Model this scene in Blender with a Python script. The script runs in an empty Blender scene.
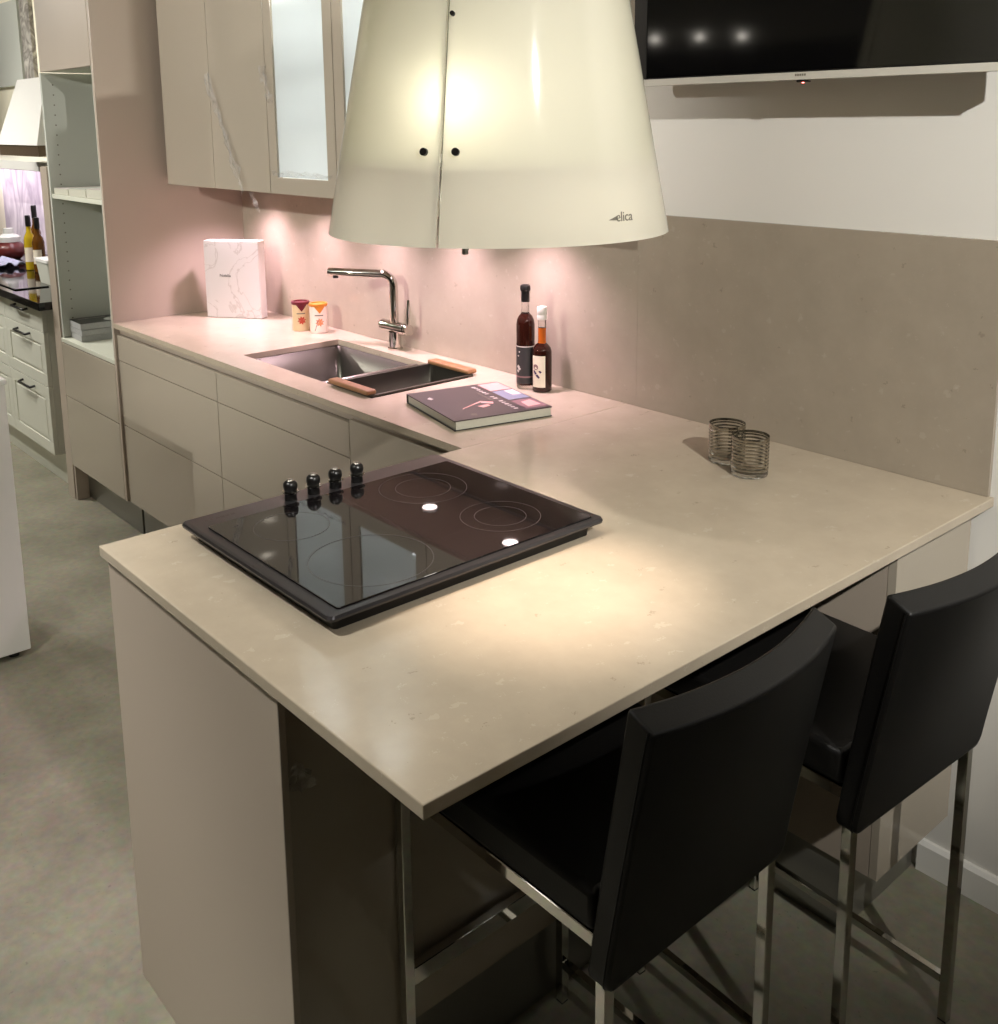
import bpy, bmesh, math, random
from mathutils import Vector, Matrix, Euler
random.seed(7)
C = bpy.context.scene.collection
PI = math.pi
R = math.radians

# ------------------------------------------------------------------ materials
def lin(c):
    c = c / 255.0
    return c / 12.92 if c <= .04045 else ((c + .055) / 1.055) ** 2.4
def rgb(r, g, b): return (lin(r), lin(g), lin(b), 1)

def new_mat(name):
    m = bpy.data.materials.new(name); m.use_nodes = True
    nt = m.node_tree
    return m, nt, nt.nodes['Principled BSDF']

def mat(name, col, rough=.5, metal=0.0, spec=.5, coat=0.0, bump=None, vary=None, aniso=0):
    m, nt, b = new_mat(name)
    b.inputs['Base Color'].default_value = col
    b.inputs['Roughness'].default_value = rough
    b.inputs['Metallic'].default_value = metal
    b.inputs['Specular IOR Level'].default_value = spec
    b.inputs['Coat Weight'].default_value = coat
    b.inputs['Coat Roughness'].default_value = .05
    tc = nt.nodes.new('ShaderNodeTexCoord')
    if vary:
        sc, amt = vary
        n = nt.nodes.new('ShaderNodeTexNoise'); n.inputs['Scale'].default_value = sc
        n.inputs['Detail'].default_value = 5
        nt.links.new(tc.outputs['Object'], n.inputs['Vector'])
        mx = nt.nodes.new('ShaderNodeMix'); mx.data_type = 'RGBA'
        mx.inputs[6].default_value = tuple(v * (1 - amt) for v in col[:3]) + (1,)
        mx.inputs[7].default_value = tuple(min(1, v * (1 + amt)) for v in col[:3]) + (1,)
        nt.links.new(n.outputs['Fac'], mx.inputs[0])
        nt.links.new(mx.outputs[2], b.inputs['Base Color'])
    if bump:
        sc, st, dist = bump
        n = nt.nodes.new('ShaderNodeTexNoise'); n.inputs['Scale'].default_value = sc
        n.inputs['Detail'].default_value = 4
        nt.links.new(tc.outputs['Object'], n.inputs['Vector'])
        bp = nt.nodes.new('ShaderNodeBump'); bp.inputs['Strength'].default_value = st
        bp.inputs['Distance'].default_value = dist
        nt.links.new(n.outputs['Fac'], bp.inputs['Height'])
        nt.links.new(bp.outputs['Normal'], b.inputs['Normal'])
    return m

def quartz(name, base, dark, light, scale=1.0, rough=.14):
    m, nt, b = new_mat(name)
    b.inputs['Roughness'].default_value = rough
    tc = nt.nodes.new('ShaderNodeTexCoord')
    n = nt.nodes.new('ShaderNodeTexNoise'); n.inputs['Scale'].default_value = 9 * scale
    n.inputs['Detail'].default_value = 8; n.inputs['Roughness'].default_value = .65
    nt.links.new(tc.outputs['Object'], n.inputs['Vector'])
    r0 = nt.nodes.new('ShaderNodeValToRGB')
    r0.color_ramp.elements[0].position = .3; r0.color_ramp.elements[1].position = .7
    r0.color_ramp.elements[0].color = tuple(v * .93 for v in base[:3]) + (1,)
    r0.color_ramp.elements[1].color = tuple(min(1, v * 1.06) for v in base[:3]) + (1,)
    nt.links.new(n.outputs['Fac'], r0.inputs['Fac'])
    last = r0.outputs['Color']
    def flecks(last, sc, pick_lo, size, col, off, strength):
        mp = nt.nodes.new('ShaderNodeMapping'); mp.inputs['Location'].default_value = off
        mp.inputs['Rotation'].default_value = (off[0], off[1], off[2])
        mp.inputs['Scale'].default_value = (1, .62, 1)
        nt.links.new(tc.outputs['Object'], mp.inputs['Vector'])
        dn = nt.nodes.new('ShaderNodeTexNoise'); dn.inputs['Scale'].default_value = sc * 3
        nt.links.new(tc.outputs['Object'], dn.inputs['Vector'])
        ad = nt.nodes.new('ShaderNodeMix'); ad.data_type = 'RGBA'; ad.blend_type = 'LINEAR_LIGHT'
        ad.inputs[0].default_value = .012
        nt.links.new(mp.outputs['Vector'], ad.inputs[6]); nt.links.new(dn.outputs['Color'], ad.inputs[7])
        v = nt.nodes.new('ShaderNodeTexVoronoi'); v.inputs['Scale'].default_value = sc
        nt.links.new(ad.outputs[2], v.inputs['Vector'])
        sx = nt.nodes.new('ShaderNodeSeparateColor'); nt.links.new(v.outputs['Color'], sx.inputs[0])
        g = nt.nodes.new('ShaderNodeMath'); g.operation = 'GREATER_THAN'; g.inputs[1].default_value = pick_lo
        nt.links.new(sx.outputs[0], g.inputs[0])
        # radius of the fleck varies with another random channel
        ml = nt.nodes.new('ShaderNodeMath'); ml.operation = 'MULTIPLY'; ml.inputs[1].default_value = size
        nt.links.new(sx.outputs[1], ml.inputs[0])
        l = nt.nodes.new('ShaderNodeMath'); l.operation = 'LESS_THAN'
        nt.links.new(v.outputs['Distance'], l.inputs[0]); nt.links.new(ml.outputs[0], l.inputs[1])
        p = nt.nodes.new('ShaderNodeMath'); p.operation = 'MULTIPLY'
        nt.links.new(g.outputs[0], p.inputs[0]); nt.links.new(l.outputs[0], p.inputs[1])
        q = nt.nodes.new('ShaderNodeMath'); q.operation = 'MULTIPLY'; q.inputs[1].default_value = strength
        nt.links.new(p.outputs[0], q.inputs[0])
        mx = nt.nodes.new('ShaderNodeMix'); mx.data_type = 'RGBA'
        nt.links.new(q.outputs[0], mx.inputs[0]); nt.links.new(last, mx.inputs[6]); mx.inputs[7].default_value = col
        return mx.outputs[2]
    last = flecks(last, 40 * scale, .84, .30, light, (.3, .7, .1), .17)
    last = flecks(last, 85 * scale, .86, .34, light, (1.3, .2, .5), .2)
    last = flecks(last, 55 * scale, .93, .30, dark, (2.3, 1.2, .9), .4)
    nt.links.new(last, b.inputs['Base Color'])
    return m

def concrete(name):
    m, nt, b = new_mat(name)
    tc = nt.nodes.new('ShaderNodeTexCoord')
    n1 = nt.nodes.new('ShaderNodeTexNoise'); n1.inputs['Scale'].default_value = 2.2; n1.inputs['Detail'].default_value = 9
    n1.inputs['Roughness'].default_value = .62
    n2 = nt.nodes.new('ShaderNodeTexNoise'); n2.inputs['Scale'].default_value = 45; n2.inputs['Detail'].default_value = 5
    for n in (n1, n2): nt.links.new(tc.outputs['Object'], n.inputs['Vector'])
    r = nt.nodes.new('ShaderNodeValToRGB')
    r.color_ramp.elements[0].position = .32; r.color_ramp.elements[0].color = rgb(118, 114, 94)
    r.color_ramp.elements[1].position = .72; r.color_ramp.elements[1].color = rgb(154, 147, 124)
    nt.links.new(n1.outputs['Fac'], r.inputs['Fac'])
    v = nt.nodes.new('ShaderNodeTexVoronoi'); v.inputs['Scale'].default_value = 70
    wv = nt.nodes.new('ShaderNodeMix'); wv.data_type = 'RGBA'; wv.blend_type = 'LINEAR_LIGHT'; wv.inputs[0].default_value = .02
    nt.links.new(tc.outputs['Object'], wv.inputs[6]); nt.links.new(n2.outputs['Color'], wv.inputs[7]); nt.links.new(wv.outputs[2], v.inputs['Vector'])
    sx = nt.nodes.new('ShaderNodeSeparateColor'); nt.links.new(v.outputs['Color'], sx.inputs[0])
    g = nt.nodes.new('ShaderNodeMath'); g.operation = 'GREATER_THAN'; g.inputs[1].default_value = .86
    nt.links.new(sx.outputs[0], g.inputs[0])
    l = nt.nodes.new('ShaderNodeMath'); l.operation = 'LESS_THAN'; l.inputs[1].default_value = .17
    nt.links.new(v.outputs['Distance'], l.inputs[0])
    p = nt.nodes.new('ShaderNodeMath'); p.operation = 'MULTIPLY'
    nt.links.new(g.outputs[0], p.inputs[0]); nt.links.new(l.outputs[0], p.inputs[1])
    q = nt.nodes.new('ShaderNodeMath'); q.operation = 'MULTIPLY'; q.inputs[1].default_value = .45
    nt.links.new(p.outputs[0], q.inputs[0])
    mx = nt.nodes.new('ShaderNodeMix'); mx.data_type = 'RGBA'
    nt.links.new(q.outputs[0], mx.inputs[0]); nt.links.new(r.outputs['Color'], mx.inputs[6])
    mx.inputs[7].default_value = rgb(96, 88, 72)
    m2 = nt.nodes.new('ShaderNodeMix'); m2.data_type = 'RGBA'; m2.blend_type = 'OVERLAY'; m2.inputs[0].default_value = .35
    nt.links.new(mx.outputs[2], m2.inputs[6]); nt.links.new(n2.outputs['Color'], m2.inputs[7])
    hs = nt.nodes.new('ShaderNodeHueSaturation'); hs.inputs['Saturation'].default_value = .8
    nt.links.new(m2.outputs[2], hs.inputs['Color'])
    nt.links.new(hs.outputs['Color'], b.inputs['Base Color'])
    b.inputs['Roughness'].default_value = .42
    bp = nt.nodes.new('ShaderNodeBump'); bp.inputs['Strength'].default_value = .25; bp.inputs['Distance'].default_value = .003
    nt.links.new(n2.outputs['Fac'], bp.inputs['Height']); nt.links.new(bp.outputs['Normal'], b.inputs['Normal'])
    return m

def marble(name, base, vein, scale=3.0, width=.06, rough=.25, stretch=(1, 1, 1)):
    m, nt, b = new_mat(name)
    b.inputs['Roughness'].default_value = rough
    tc = nt.nodes.new('ShaderNodeTexCoord')
    mp = nt.nodes.new('ShaderNodeMapping'); mp.inputs['Scale'].default_value = stretch
    nt.links.new(tc.outputs['Object'], mp.inputs['Vector'])
    n = nt.nodes.new('ShaderNodeTexNoise'); n.inputs['Scale'].default_value = scale
    n.inputs['Detail'].default_value = 7; n.inputs['Distortion'].default_value = 1.2
    nt.links.new(mp.outputs['Vector'], n.inputs['Vector'])
    s = nt.nodes.new('ShaderNodeMath'); s.operation = 'SUBTRACT'; s.inputs[1].default_value = .5
    nt.links.new(n.outputs['Fac'], s.inputs[0])
    a = nt.nodes.new('ShaderNodeMath'); a.operation = 'ABSOLUTE'; nt.links.new(s.outputs[0], a.inputs[0])
    r = nt.nodes.new('ShaderNodeValToRGB')
    r.color_ramp.elements[0].position = 0; r.color_ramp.elements[0].color = vein
    r.color_ramp.elements[1].position = width; r.color_ramp.elements[1].color = base
    nt.links.new(a.outputs[0], r.inputs['Fac']); nt.links.new(r.outputs['Color'], b.inputs['Base Color'])
    return m

def emit(name, col, strength):
    m = bpy.data.materials.new(name); m.use_nodes = True; nt = m.node_tree
    nt.nodes.clear()
    e = nt.nodes.new('ShaderNodeEmission'); e.inputs['Color'].default_value = col; e.inputs['Strength'].default_value = strength
    o = nt.nodes.new('ShaderNodeOutputMaterial'); nt.links.new(e.outputs[0], o.inputs[0])
    return m

def glass(name, col, rough=0.0, ior=1.45):
    m, nt, b = new_mat(name)
    b.inputs['Base Color'].default_value = col; b.inputs['Roughness'].default_value = rough
    b.inputs['Transmission Weight'].default_value = 1; b.inputs['IOR'].default_value = ior
    return m

def opal(name, col, trans=.6, gloss_rough=.06, clear=0.0, extra=1.0):
    """milky glass: diffuse + translucent (+ clear) under a glossy skin"""
    m = bpy.data.materials.new(name); m.use_nodes = True; nt = m.node_tree; nt.nodes.clear()
    d = nt.nodes.new('ShaderNodeBsdfDiffuse'); d.inputs['Color'].default_value = col
    t = nt.nodes.new('ShaderNodeBsdfTranslucent'); t.inputs['Color'].default_value = tuple(min(1, v * extra) for v in col[:3]) + (1,)
    mx = nt.nodes.new('ShaderNodeMixShader'); mx.inputs[0].default_value = trans
    nt.links.new(d.outputs[0], mx.inputs[1]); nt.links.new(t.outputs[0], mx.inputs[2])
    last = mx.outputs[0]
    if clear:
        tr = nt.nodes.new('ShaderNodeBsdfTransparent')
        m2 = nt.nodes.new('ShaderNodeMixShader'); m2.inputs[0].default_value = clear
        nt.links.new(last, m2.inputs[1]); nt.links.new(tr.outputs[0], m2.inputs[2]); last = m2.outputs[0]
    g = nt.nodes.new('ShaderNodeBsdfGlossy'); g.inputs['Roughness'].default_value = gloss_rough
    f = nt.nodes.new('ShaderNodeFresnel'); f.inputs['IOR'].default_value = 1.45
    m3 = nt.nodes.new('ShaderNodeMixShader'); nt.links.new(f.outputs[0], m3.inputs[0])
    nt.links.new(last, m3.inputs[1]); nt.links.new(g.outputs[0], m3.inputs[2])
    o = nt.nodes.new('ShaderNodeOutputMaterial'); nt.links.new(m3.outputs[0], o.inputs[0])
    return m

def clear_skin(name):
    m = bpy.data.materials.new(name); m.use_nodes = True; nt = m.node_tree; nt.nodes.clear()
    tr = nt.nodes.new('ShaderNodeBsdfTransparent'); tr.inputs['Color'].default_value = (.96, .97, .95, 1)
    o = nt.nodes.new('ShaderNodeOutputMaterial'); nt.links.new(tr.outputs[0], o.inputs[0])
    return m

def film(name):
    m = bpy.data.materials.new(name); m.use_nodes = True; nt = m.node_tree; nt.nodes.clear()
    tr = nt.nodes.new('ShaderNodeBsdfTransparent')
    g = nt.nodes.new('ShaderNodeBsdfGlossy'); g.inputs['Roughness'].default_value = .07
    d = nt.nodes.new('ShaderNodeBsdfDiffuse'); d.inputs['Color'].default_value = (.8, .8, .8, 1)
    a = nt.nodes.new('ShaderNodeMixShader'); a.inputs[0].default_value = .45
    nt.links.new(g.outputs[0], a.inputs[1]); nt.links.new(d.outputs[0], a.inputs[2])
    mx = nt.nodes.new('ShaderNodeMixShader'); mx.inputs[0].default_value = .26
    nt.links.new(tr.outputs[0], mx.inputs[1]); nt.links.new(a.outputs[0], mx.inputs[2])
    o = nt.nodes.new('ShaderNodeOutputMaterial'); nt.links.new(mx.outputs[0], o.inputs[0])
    return m

M = {}
M['taupe'] = mat('taupe_gloss_lacquer', rgb(172, 162, 146), .07, spec=.5)
M['taupe_matt'] = mat('taupe_satin_panel', rgb(176, 163, 148), .38)
M['quartz'] = quartz('beige_quartz', rgb(183, 170, 150), rgb(120, 110, 95), rgb(222, 212, 196))
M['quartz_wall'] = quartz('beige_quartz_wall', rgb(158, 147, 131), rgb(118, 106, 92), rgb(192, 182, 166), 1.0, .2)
M['floor'] = concrete('polished_concrete')
M['wall'] = mat('white_wall_paint', rgb(222, 219, 212), .75, bump=(220, .08, .001))
M['cream'] = mat('cream_wall_paint', rgb(236, 230, 208), .7)
M['dusk'] = mat('dim_showroom_wall', rgb(92, 87, 80), .8)  # dark colour stands in for the unlit side of the showroom
M['ceiling'] = mat('ceiling_paint', rgb(225, 222, 214), .9)
M['white'] = mat('white_lacquer', rgb(232, 230, 224), .35)
M['carcass'] = mat('pale_carcass_board', rgb(205, 206, 190), .5)
M['carcass_in'] = mat('pale_grey_green_carcass', rgb(188, 190, 180), .5)
M['steel'] = mat('brushed_steel', rgb(160, 155, 148), .32, 1.0, bump=(300, .05, .001))
M['sink_steel'] = mat('satin_sink_steel', rgb(92, 90, 82), .36, .9, bump=(300, .05, .001))
M['band'] = mat('dark_metal_band', rgb(165, 160, 150), .14, 1.0)
M['chrome'] = mat('chrome', rgb(205, 203, 196), .05, 1.0)
M['plinth'] = mat('grey_aluminium_plinth', rgb(140, 138, 130), .3, .6)
M['black'] = mat('black_plastic', rgb(18, 17, 16), .3)
M['black_metal'] = mat('black_metal', rgb(24, 22, 20), .4, .3)
M['leather'] = mat('black_leather', rgb(17, 16, 15), .45, spec=.32, bump=(420, .22, .0012), vary=(6, .12))
M['hob_glass'] = mat('black_ceramic_glass', rgb(20, 17, 18), .03, spec=1.0)
M['hob_frame'] = mat('dark_anthracite_frame', rgb(70, 68, 70), .3, .7)
M['ring'] = mat('printed_ring_grey', rgb(66, 60, 60), .3)
M['opal'] = opal('opal_white_glass', rgb(240, 236, 220), .62)
M['pane'] = opal('frosted_door_pane', rgb(232, 237, 240), .45, .1, clear=.18)
M['screen'] = mat('tv_screen', rgb(8, 8, 9), .06, spec=.5)
M['bezel'] = mat('light_grey_bezel', rgb(196, 192, 182), .35)
M['wood'] = mat('oak_wood', rgb(140, 102, 66), .5, vary=(30, .25))
M['marble'] = marble('white_marble_cover', rgb(206, 202, 198), rgb(184, 178, 172), 6, .016, .4)
M['pink_marble'] = marble('veined_marble_splash', rgb(228, 220, 224), rgb(186, 176, 186), 3.2, .16, .25, (1.3, 1, .55))
M['paper'] = mat('page_edges', rgb(186, 184, 168), .8, vary=(160, .08))
M['paper_grey'] = mat('grey_page_edges', rgb(168, 168, 166), .8, vary=(120, .12))
M['cover_dark'] = mat('dark_mauve_cover', rgb(64, 56, 55), .35, vary=(14, .12))
M['cover_black'] = mat('black_cover', rgb(30, 29, 27), .3, vary=(10, .4))
M['ink_white'] = mat('white_print', rgb(205, 196, 190), .5)
M['ink_black'] = mat('black_print', rgb(30, 27, 25), .5)
M['ink_pink'] = mat('pink_print', rgb(214, 160, 152), .5)
M['ink_mauve'] = mat('mauve_print', rgb(128, 96, 98), .5)
M['ink_blue'] = mat('blue_grey_print', rgb(128, 134, 152), .4)
M['ink_red'] = mat('rust_red_print', rgb(172, 66, 44), .5)
M['ink_orange'] = mat('orange_print', rgb(226, 140, 98), .5)
M['ink_purple'] = mat('purple_print', rgb(66, 46, 84), .5)
M['ink_grey'] = mat('grey_print', rgb(110, 104, 92), .5)
M['can_cream'] = mat('cream_label', rgb(206, 188, 146), .45, vary=(25, .12))
M['can_white'] = mat('white_pink_label', rgb(238, 222, 208), .45, vary=(25, .08))
M['maroon'] = mat('maroon_lid', rgb(96, 22, 34), .35)
M['orange'] = mat('orange_lid', rgb(204, 128, 46), .35)
M['clear'] = glass('clear_glass', (.9, .9, .88, 1))
M['vinegar'] = mat('dark_brown_liquid_glass', rgb(40, 16, 10), .06, spec=.6)
M['amber'] = mat('amber_liquid_glass', rgb(168, 84, 26), .08, spec=.6)
M['label_black'] = mat('charcoal_label', rgb(48, 46, 46), .5)
M['label_white'] = mat('off_white_label', rgb(226, 214, 194), .55)
M['oil'] = mat('yellow_oil_glass', rgb(176, 150, 34), .1)
M['oil_dark'] = mat('brown_oil_glass', rgb(92, 56, 16), .1)
M['black_stone'] = mat('black_polished_stone', rgb(14, 13, 14), .06, spec=.6)
M['shaker'] = mat('pale_grey_shaker_paint', rgb(206, 206, 192), .4)
M['brown_hood'] = mat('brown_hood_underside', rgb(122, 104, 84), .2, .6)
M['cloth'] = mat('grey_blue_cloth', rgb(150, 152, 172), .9, vary=(12, .2))
M['skin_jar'] = mat('dark_red_glaze', rgb(86, 30, 26), .3)
M['peach'] = mat('peach_cloth', rgb(214, 170, 152), .85)
M['grey_panel'] = mat('grey_satin_panel', rgb(186, 188, 180), .3)
M['grey_marble'] = marble('grey_marble_edge', rgb(196, 192, 182), rgb(110, 104, 98), 9, .2, .4)
M['clear_skin'] = clear_skin('clear_back_of_flashed_glass')
M['film'] = film('clear_protective_film')
M['led_red'] = emit('standby_led', (1, .18, .15, 1), 6)
M['lamp_face'] = emit('lamp_face', (1, .9, .75, 1), 14)
M['bulb'] = emit('bulb', (1, .93, .82, 1), 60)
M['lamp_pink'] = emit('undercabinet_lamp_face', (1, .80, .76, 1), 14)
M['lamp_strip'] = emit('cabinet_interior_led', (.9, .96, 1, 1), 30)

# ------------------------------------------------------------------ mesh helpers
def BM(): return bmesh.new()
def box(bm, x0, x1, y0, y1, z0, z1, bev=0.0, seg=2):
    r = bmesh.ops.create_cube(bm, size=1)
    vs = r['verts']
    bmesh.ops.scale(bm, vec=(x1 - x0, y1 - y0, z1 - z0), verts=vs)
    bmesh.ops.translate(bm, vec=((x0 + x1) / 2, (y0 + y1) / 2, (z0 + z1) / 2), verts=vs)
    if bev:
        es = list({e for v in vs for e in v.link_edges})
        bmesh.ops.bevel(bm, geom=es, offset=bev, segments=seg, profile=.5, affect='EDGES')
    return bm
def lathe(bm, cx, cy, prof, n=32, a0=0, a1=2 * PI, cap=True):
    """prof: list of (r, z) from bottom to top"""
    full = abs(a1 - a0 - 2 * PI) < 1e-6
    k = n if full else n + 1
    rows = []
    for (r, z) in prof:
        row = []
        for i in range(k):
            a = a0 + (a1 - a0) * i / n
            row.append(bm.verts.new((cx + r * math.cos(a), cy + r * math.sin(a), z)))
        rows.append(row)
    for j in range(len(rows) - 1):
        for i in range(n):
            i2 = (i + 1) % k
            bm.faces.new((rows[j][i], rows[j][i2], rows[j + 1][i2], rows[j + 1][i]))
    if cap and full:
        bm.faces.new(list(reversed(rows[0]))); bm.faces.new(rows[-1])
    return rows
def tube(bm, pts, r, n=12, square=None, cap=True):
    """round tube (or rectangular when square=(w,h)) along a polyline"""
    pts = [Vector(p) for p in pts]
    rings = []
    up0 = Vector((0, 0, 1))
    for i, p in enumerate(pts):
        if i == 0: t = (pts[1] - p)
        elif i == len(pts) - 1: t = (p - pts[-2])
        else: t = (pts[i + 1] - p).normalized() + (p - pts[i - 1]).normalized()
        t.normalize()
        ref = up0 if abs(t.z) < .9 else Vector((0, 1, 0))
        if i and abs(t.z) >= .9 or rings: 
            ref = lastb if rings else ref
        a = t.cross(ref); 
        if a.length < 1e-4: a = t.cross(Vector((1, 0, 0)))
        a.normalize(); b = a.cross(t).normalized(); lastb = b
        ring = []
        rr = r[i] if isinstance(r, (list, tuple)) else r
        for k in range(n):
            an = 2 * PI * k / n
            ring.append(bm.verts.new(p + a * math.cos(an) * rr + b * math.sin(an) * rr))
        rings.append(ring)
    for j in range(len(rings) - 1):
        for k in range(n):
            k2 = (k + 1) % n
            bm.faces.new((rings[j][k], rings[j][k2], rings[j + 1][k2], rings[j + 1][k]))
    if cap:
        bm.faces.new(list(reversed(rings[0]))); bm.faces.new(rings[-1])
def prism(bm, poly, z0, z1, axis='z'):
    """extrude a polygon; axis z: poly in xy; axis y: poly in xz; axis x: poly in yz"""
    def P(p, h):
        return {'z': (p[0], p[1], h), 'y': (p[0], h, p[1]), 'x': (h, p[0], p[1])}[axis]
    a = [bm.verts.new(P(p, z0)) for p in poly]; b = [bm.verts.new(P(p, z1)) for p in poly]
    n = len(poly)
    bm.faces.new(list(reversed(a))); bm.faces.new(b)
    for i in range(n):
        bm.faces.new((a[i], a[(i + 1) % n], b[(i + 1) % n], b[i]))
def rrect(x0, x1, y0, y1, r, n=6):
    out = []
    for (cx, cy, a) in ((x1 - r, y1 - r, 0), (x0 + r, y1 - r, 90), (x0 + r, y0 + r, 180), (x1 - r, y0 + r, 270)):
        for i in range(n + 1):
            t = R(a + 90 * i / n); out.append((cx + r * math.cos(t), cy + r * math.sin(t)))
    return out
def loft(bm, rings, cap0=False, cap1=False):
    vs = [[bm.verts.new(p) for p in ring] for ring in rings]
    n = len(vs[0])
    for j in range(len(vs) - 1):
        for i in range(n):
            bm.faces.new((vs[j][i], vs[j][(i + 1) % n], vs[j + 1][(i + 1) % n], vs[j + 1][i]))
    if cap0: bm.faces.new(list(reversed(vs[0])))
    if cap1: bm.faces.new(vs[-1])
    return vs
def frame_slab(bm, ox, oy, ix, iy, z0, z1):
    """rectangular slab with a rectangular hole"""
    def ring(xs, ys, z): return [bm.verts.new(p) for p in ((xs[0], ys[0], z), (xs[1], ys[0], z), (xs[1], ys[1], z), (xs[0], ys[1], z))]
    ot, ob, it, ib = ring(ox, oy, z1), ring(ox, oy, z0), ring(ix, iy, z1), ring(ix, iy, z0)
    for i in range(4):
        j = (i + 1) % 4
        bm.faces.new((ot[i], ot[j], it[j], it[i])); bm.faces.new((ob[j], ob[i], ib[i], ib[j]))
        bm.faces.new((ob[i], ob[j], ot[j], ot[i])); bm.faces.new((ib[j], ib[i], it[i], it[j]))

ORIGIN = {}
def finish(name, bm, m, parent=None, smooth=None, loc=None, bevel=None):
    """one mesh object; world-space geometry is moved into its parent's (or its own) frame"""
    bmesh.ops.recalc_face_normals(bm, faces=bm.faces)
    if parent is not None and parent.name in ORIGIN:
        bmesh.ops.translate(bm, vec=-ORIGIN[parent.name], verts=bm.verts)
    elif loc is not None:
        bmesh.ops.translate(bm, vec=-Vector(loc), verts=bm.verts)
    me = bpy.data.meshes.new(name); bm.to_mesh(me); bm.free()
    if smooth is not None:
        for p in me.polygons: p.use_smooth = True
        me.set_sharp_from_angle(angle=R(smooth))
    me.materials.append(m)
    o = bpy.data.objects.new(name, me); C.objects.link(o)
    if parent is not None: o.parent = parent
    elif loc is not None: o.location = loc
    if bevel:
        b = o.modifiers.new('edge', 'BEVEL'); b.width = bevel; b.segments = 2; b.limit_method = 'ANGLE'; b.angle_limit = R(50)
    return o
def thing(name, label, cat, loc=(0, 0, 0), group=None, world=True, rotz=0):
    o = bpy.data.objects.new(name, None); C.objects.link(o)
    o.empty_display_size = .05
    o.location = loc; o.rotation_euler = (0, 0, rotz)
    o['label'] = label; o['category'] = cat
    if group: o['group'] = group
    if world: ORIGIN[o.name] = Vector(loc)
    return o
def tag(o, label, cat, group=None):
    o['label'] = label; o['category'] = cat
    if group: o['group'] = group
    return o
def struct(name, bm, m, **k):
    o = finish(name, bm, m, **k); o['kind'] = 'structure'; return o
def sub(name, bm, m, parent, org, **k):
    """a sub-part: parent is a mesh part whose frame equals the thing's frame"""
    ORIGIN[parent.name] = org
    return finish(name, bm, m, parent, **k)
def text(name, s, size, m, parent, loc, rot, extrude=.0003, shear=0, align='CENTER'):
    cu = bpy.data.curves.new(name, 'FONT'); cu.body = s; cu.size = size; cu.extrude = extrude
    cu.align_x = align; cu.align_y = 'CENTER'; cu.shear = shear
    tmp = bpy.data.objects.new(name + '_c', cu); C.objects.link(tmp)
    dg = bpy.context.evaluated_depsgraph_get()
    me = bpy.data.meshes.new_from_object(tmp.evaluated_get(dg))
    bpy.data.objects.remove(tmp); bpy.data.curves.remove(cu)
    me.materials.clear(); me.materials.append(m)
    o = bpy.data.objects.new(name, me); C.objects.link(o)
    o.parent = parent
    off = ORIGIN.get(parent.name, Vector((0, 0, 0)))
    o.location = Vector(loc) - off; o.rotation_euler = rot
    return o

# ------------------------------------------------------------------ camera
CAM = Vector((4.0262, -2.0652, 1.6667)); YAW, PITCH, ROLL, F, CY = .8549, .1871, -.009, 1032.35, 320.24
fw = Vector((-math.sin(YAW) * math.cos(PITCH), math.cos(YAW) * math.cos(PITCH), -math.sin(PITCH)))
r_ = Vector((math.cos(YAW), math.sin(YAW), 0)); u_ = r_.cross(fw)
r2 = r_ * math.cos(ROLL) + u_ * math.sin(ROLL); u2 = -r_ * math.sin(ROLL) + u_ * math.cos(ROLL)
cam = bpy.data.cameras.new('camera'); co = bpy.data.objects.new('camera', cam); C.objects.link(co)
mw = Matrix((r2, u2, -fw)).transposed().to_4x4(); mw.translation = CAM
co.matrix_world = mw
cam.sensor_fit = 'HORIZONTAL'; cam.sensor_width = 36; cam.lens = F / 998 * 36
cam.shift_y = -(512 - CY) / 998; cam.clip_start = .02; cam.clip_end = 100
bpy.context.scene.camera = co

# ------------------------------------------------------------------ dimensions
H = .91; T = .02; D = .584; XL = 2.1845; XR = 3.177; YE = -1.447; FY = -.575
BOT = .167

# ------------------------------------------------------------------ setting
b = BM(); box(b, -7, 7, -10, .3, -.1, 0); struct('floor', b, M['floor'])
b = BM(); box(b, -7, 7, -10, .3, 2.65, 2.75); struct('ceiling', b, M['ceiling'])
b = BM(); box(b, -.7, 7, .012, .2, 0, 2.65); struct('wall_back', b, M['wall'])
b = BM(); box(b, -7, -.7, .012, .2, 0, 2.65); struct('wall_back_left', b, M['cream'])
b = BM(); box(b, 6.2, 6.35, -10, .2, 0, 2.65); struct('wall_right', b, M['dusk'])
b = BM(); box(b, -7.1, -6.9, -10, .2, 0, 2.65); struct('wall_left', b, M['wall'])
b = BM(); box(b, -7, 7, -10.1, -9.9, 0, 2.65); struct('wall_front', b, M['dusk'])
b = BM(); prism(b, [(.012, 0), (.012, .075), (.004, .075), (-.003, .066), (-.003, 0)], 3.078, 6.2, 'x'); struct('baseboard_back', b, M['white'])

# backsplash slabs
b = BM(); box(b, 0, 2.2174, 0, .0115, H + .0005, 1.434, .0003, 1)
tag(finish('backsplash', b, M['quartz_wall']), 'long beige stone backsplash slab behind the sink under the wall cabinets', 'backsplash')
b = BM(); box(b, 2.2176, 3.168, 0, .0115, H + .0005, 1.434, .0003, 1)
tag(finish('backsplash', b, M['quartz_wall']), 'beige stone backsplash slab under the television, behind the two tumblers', 'backsplash')

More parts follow.
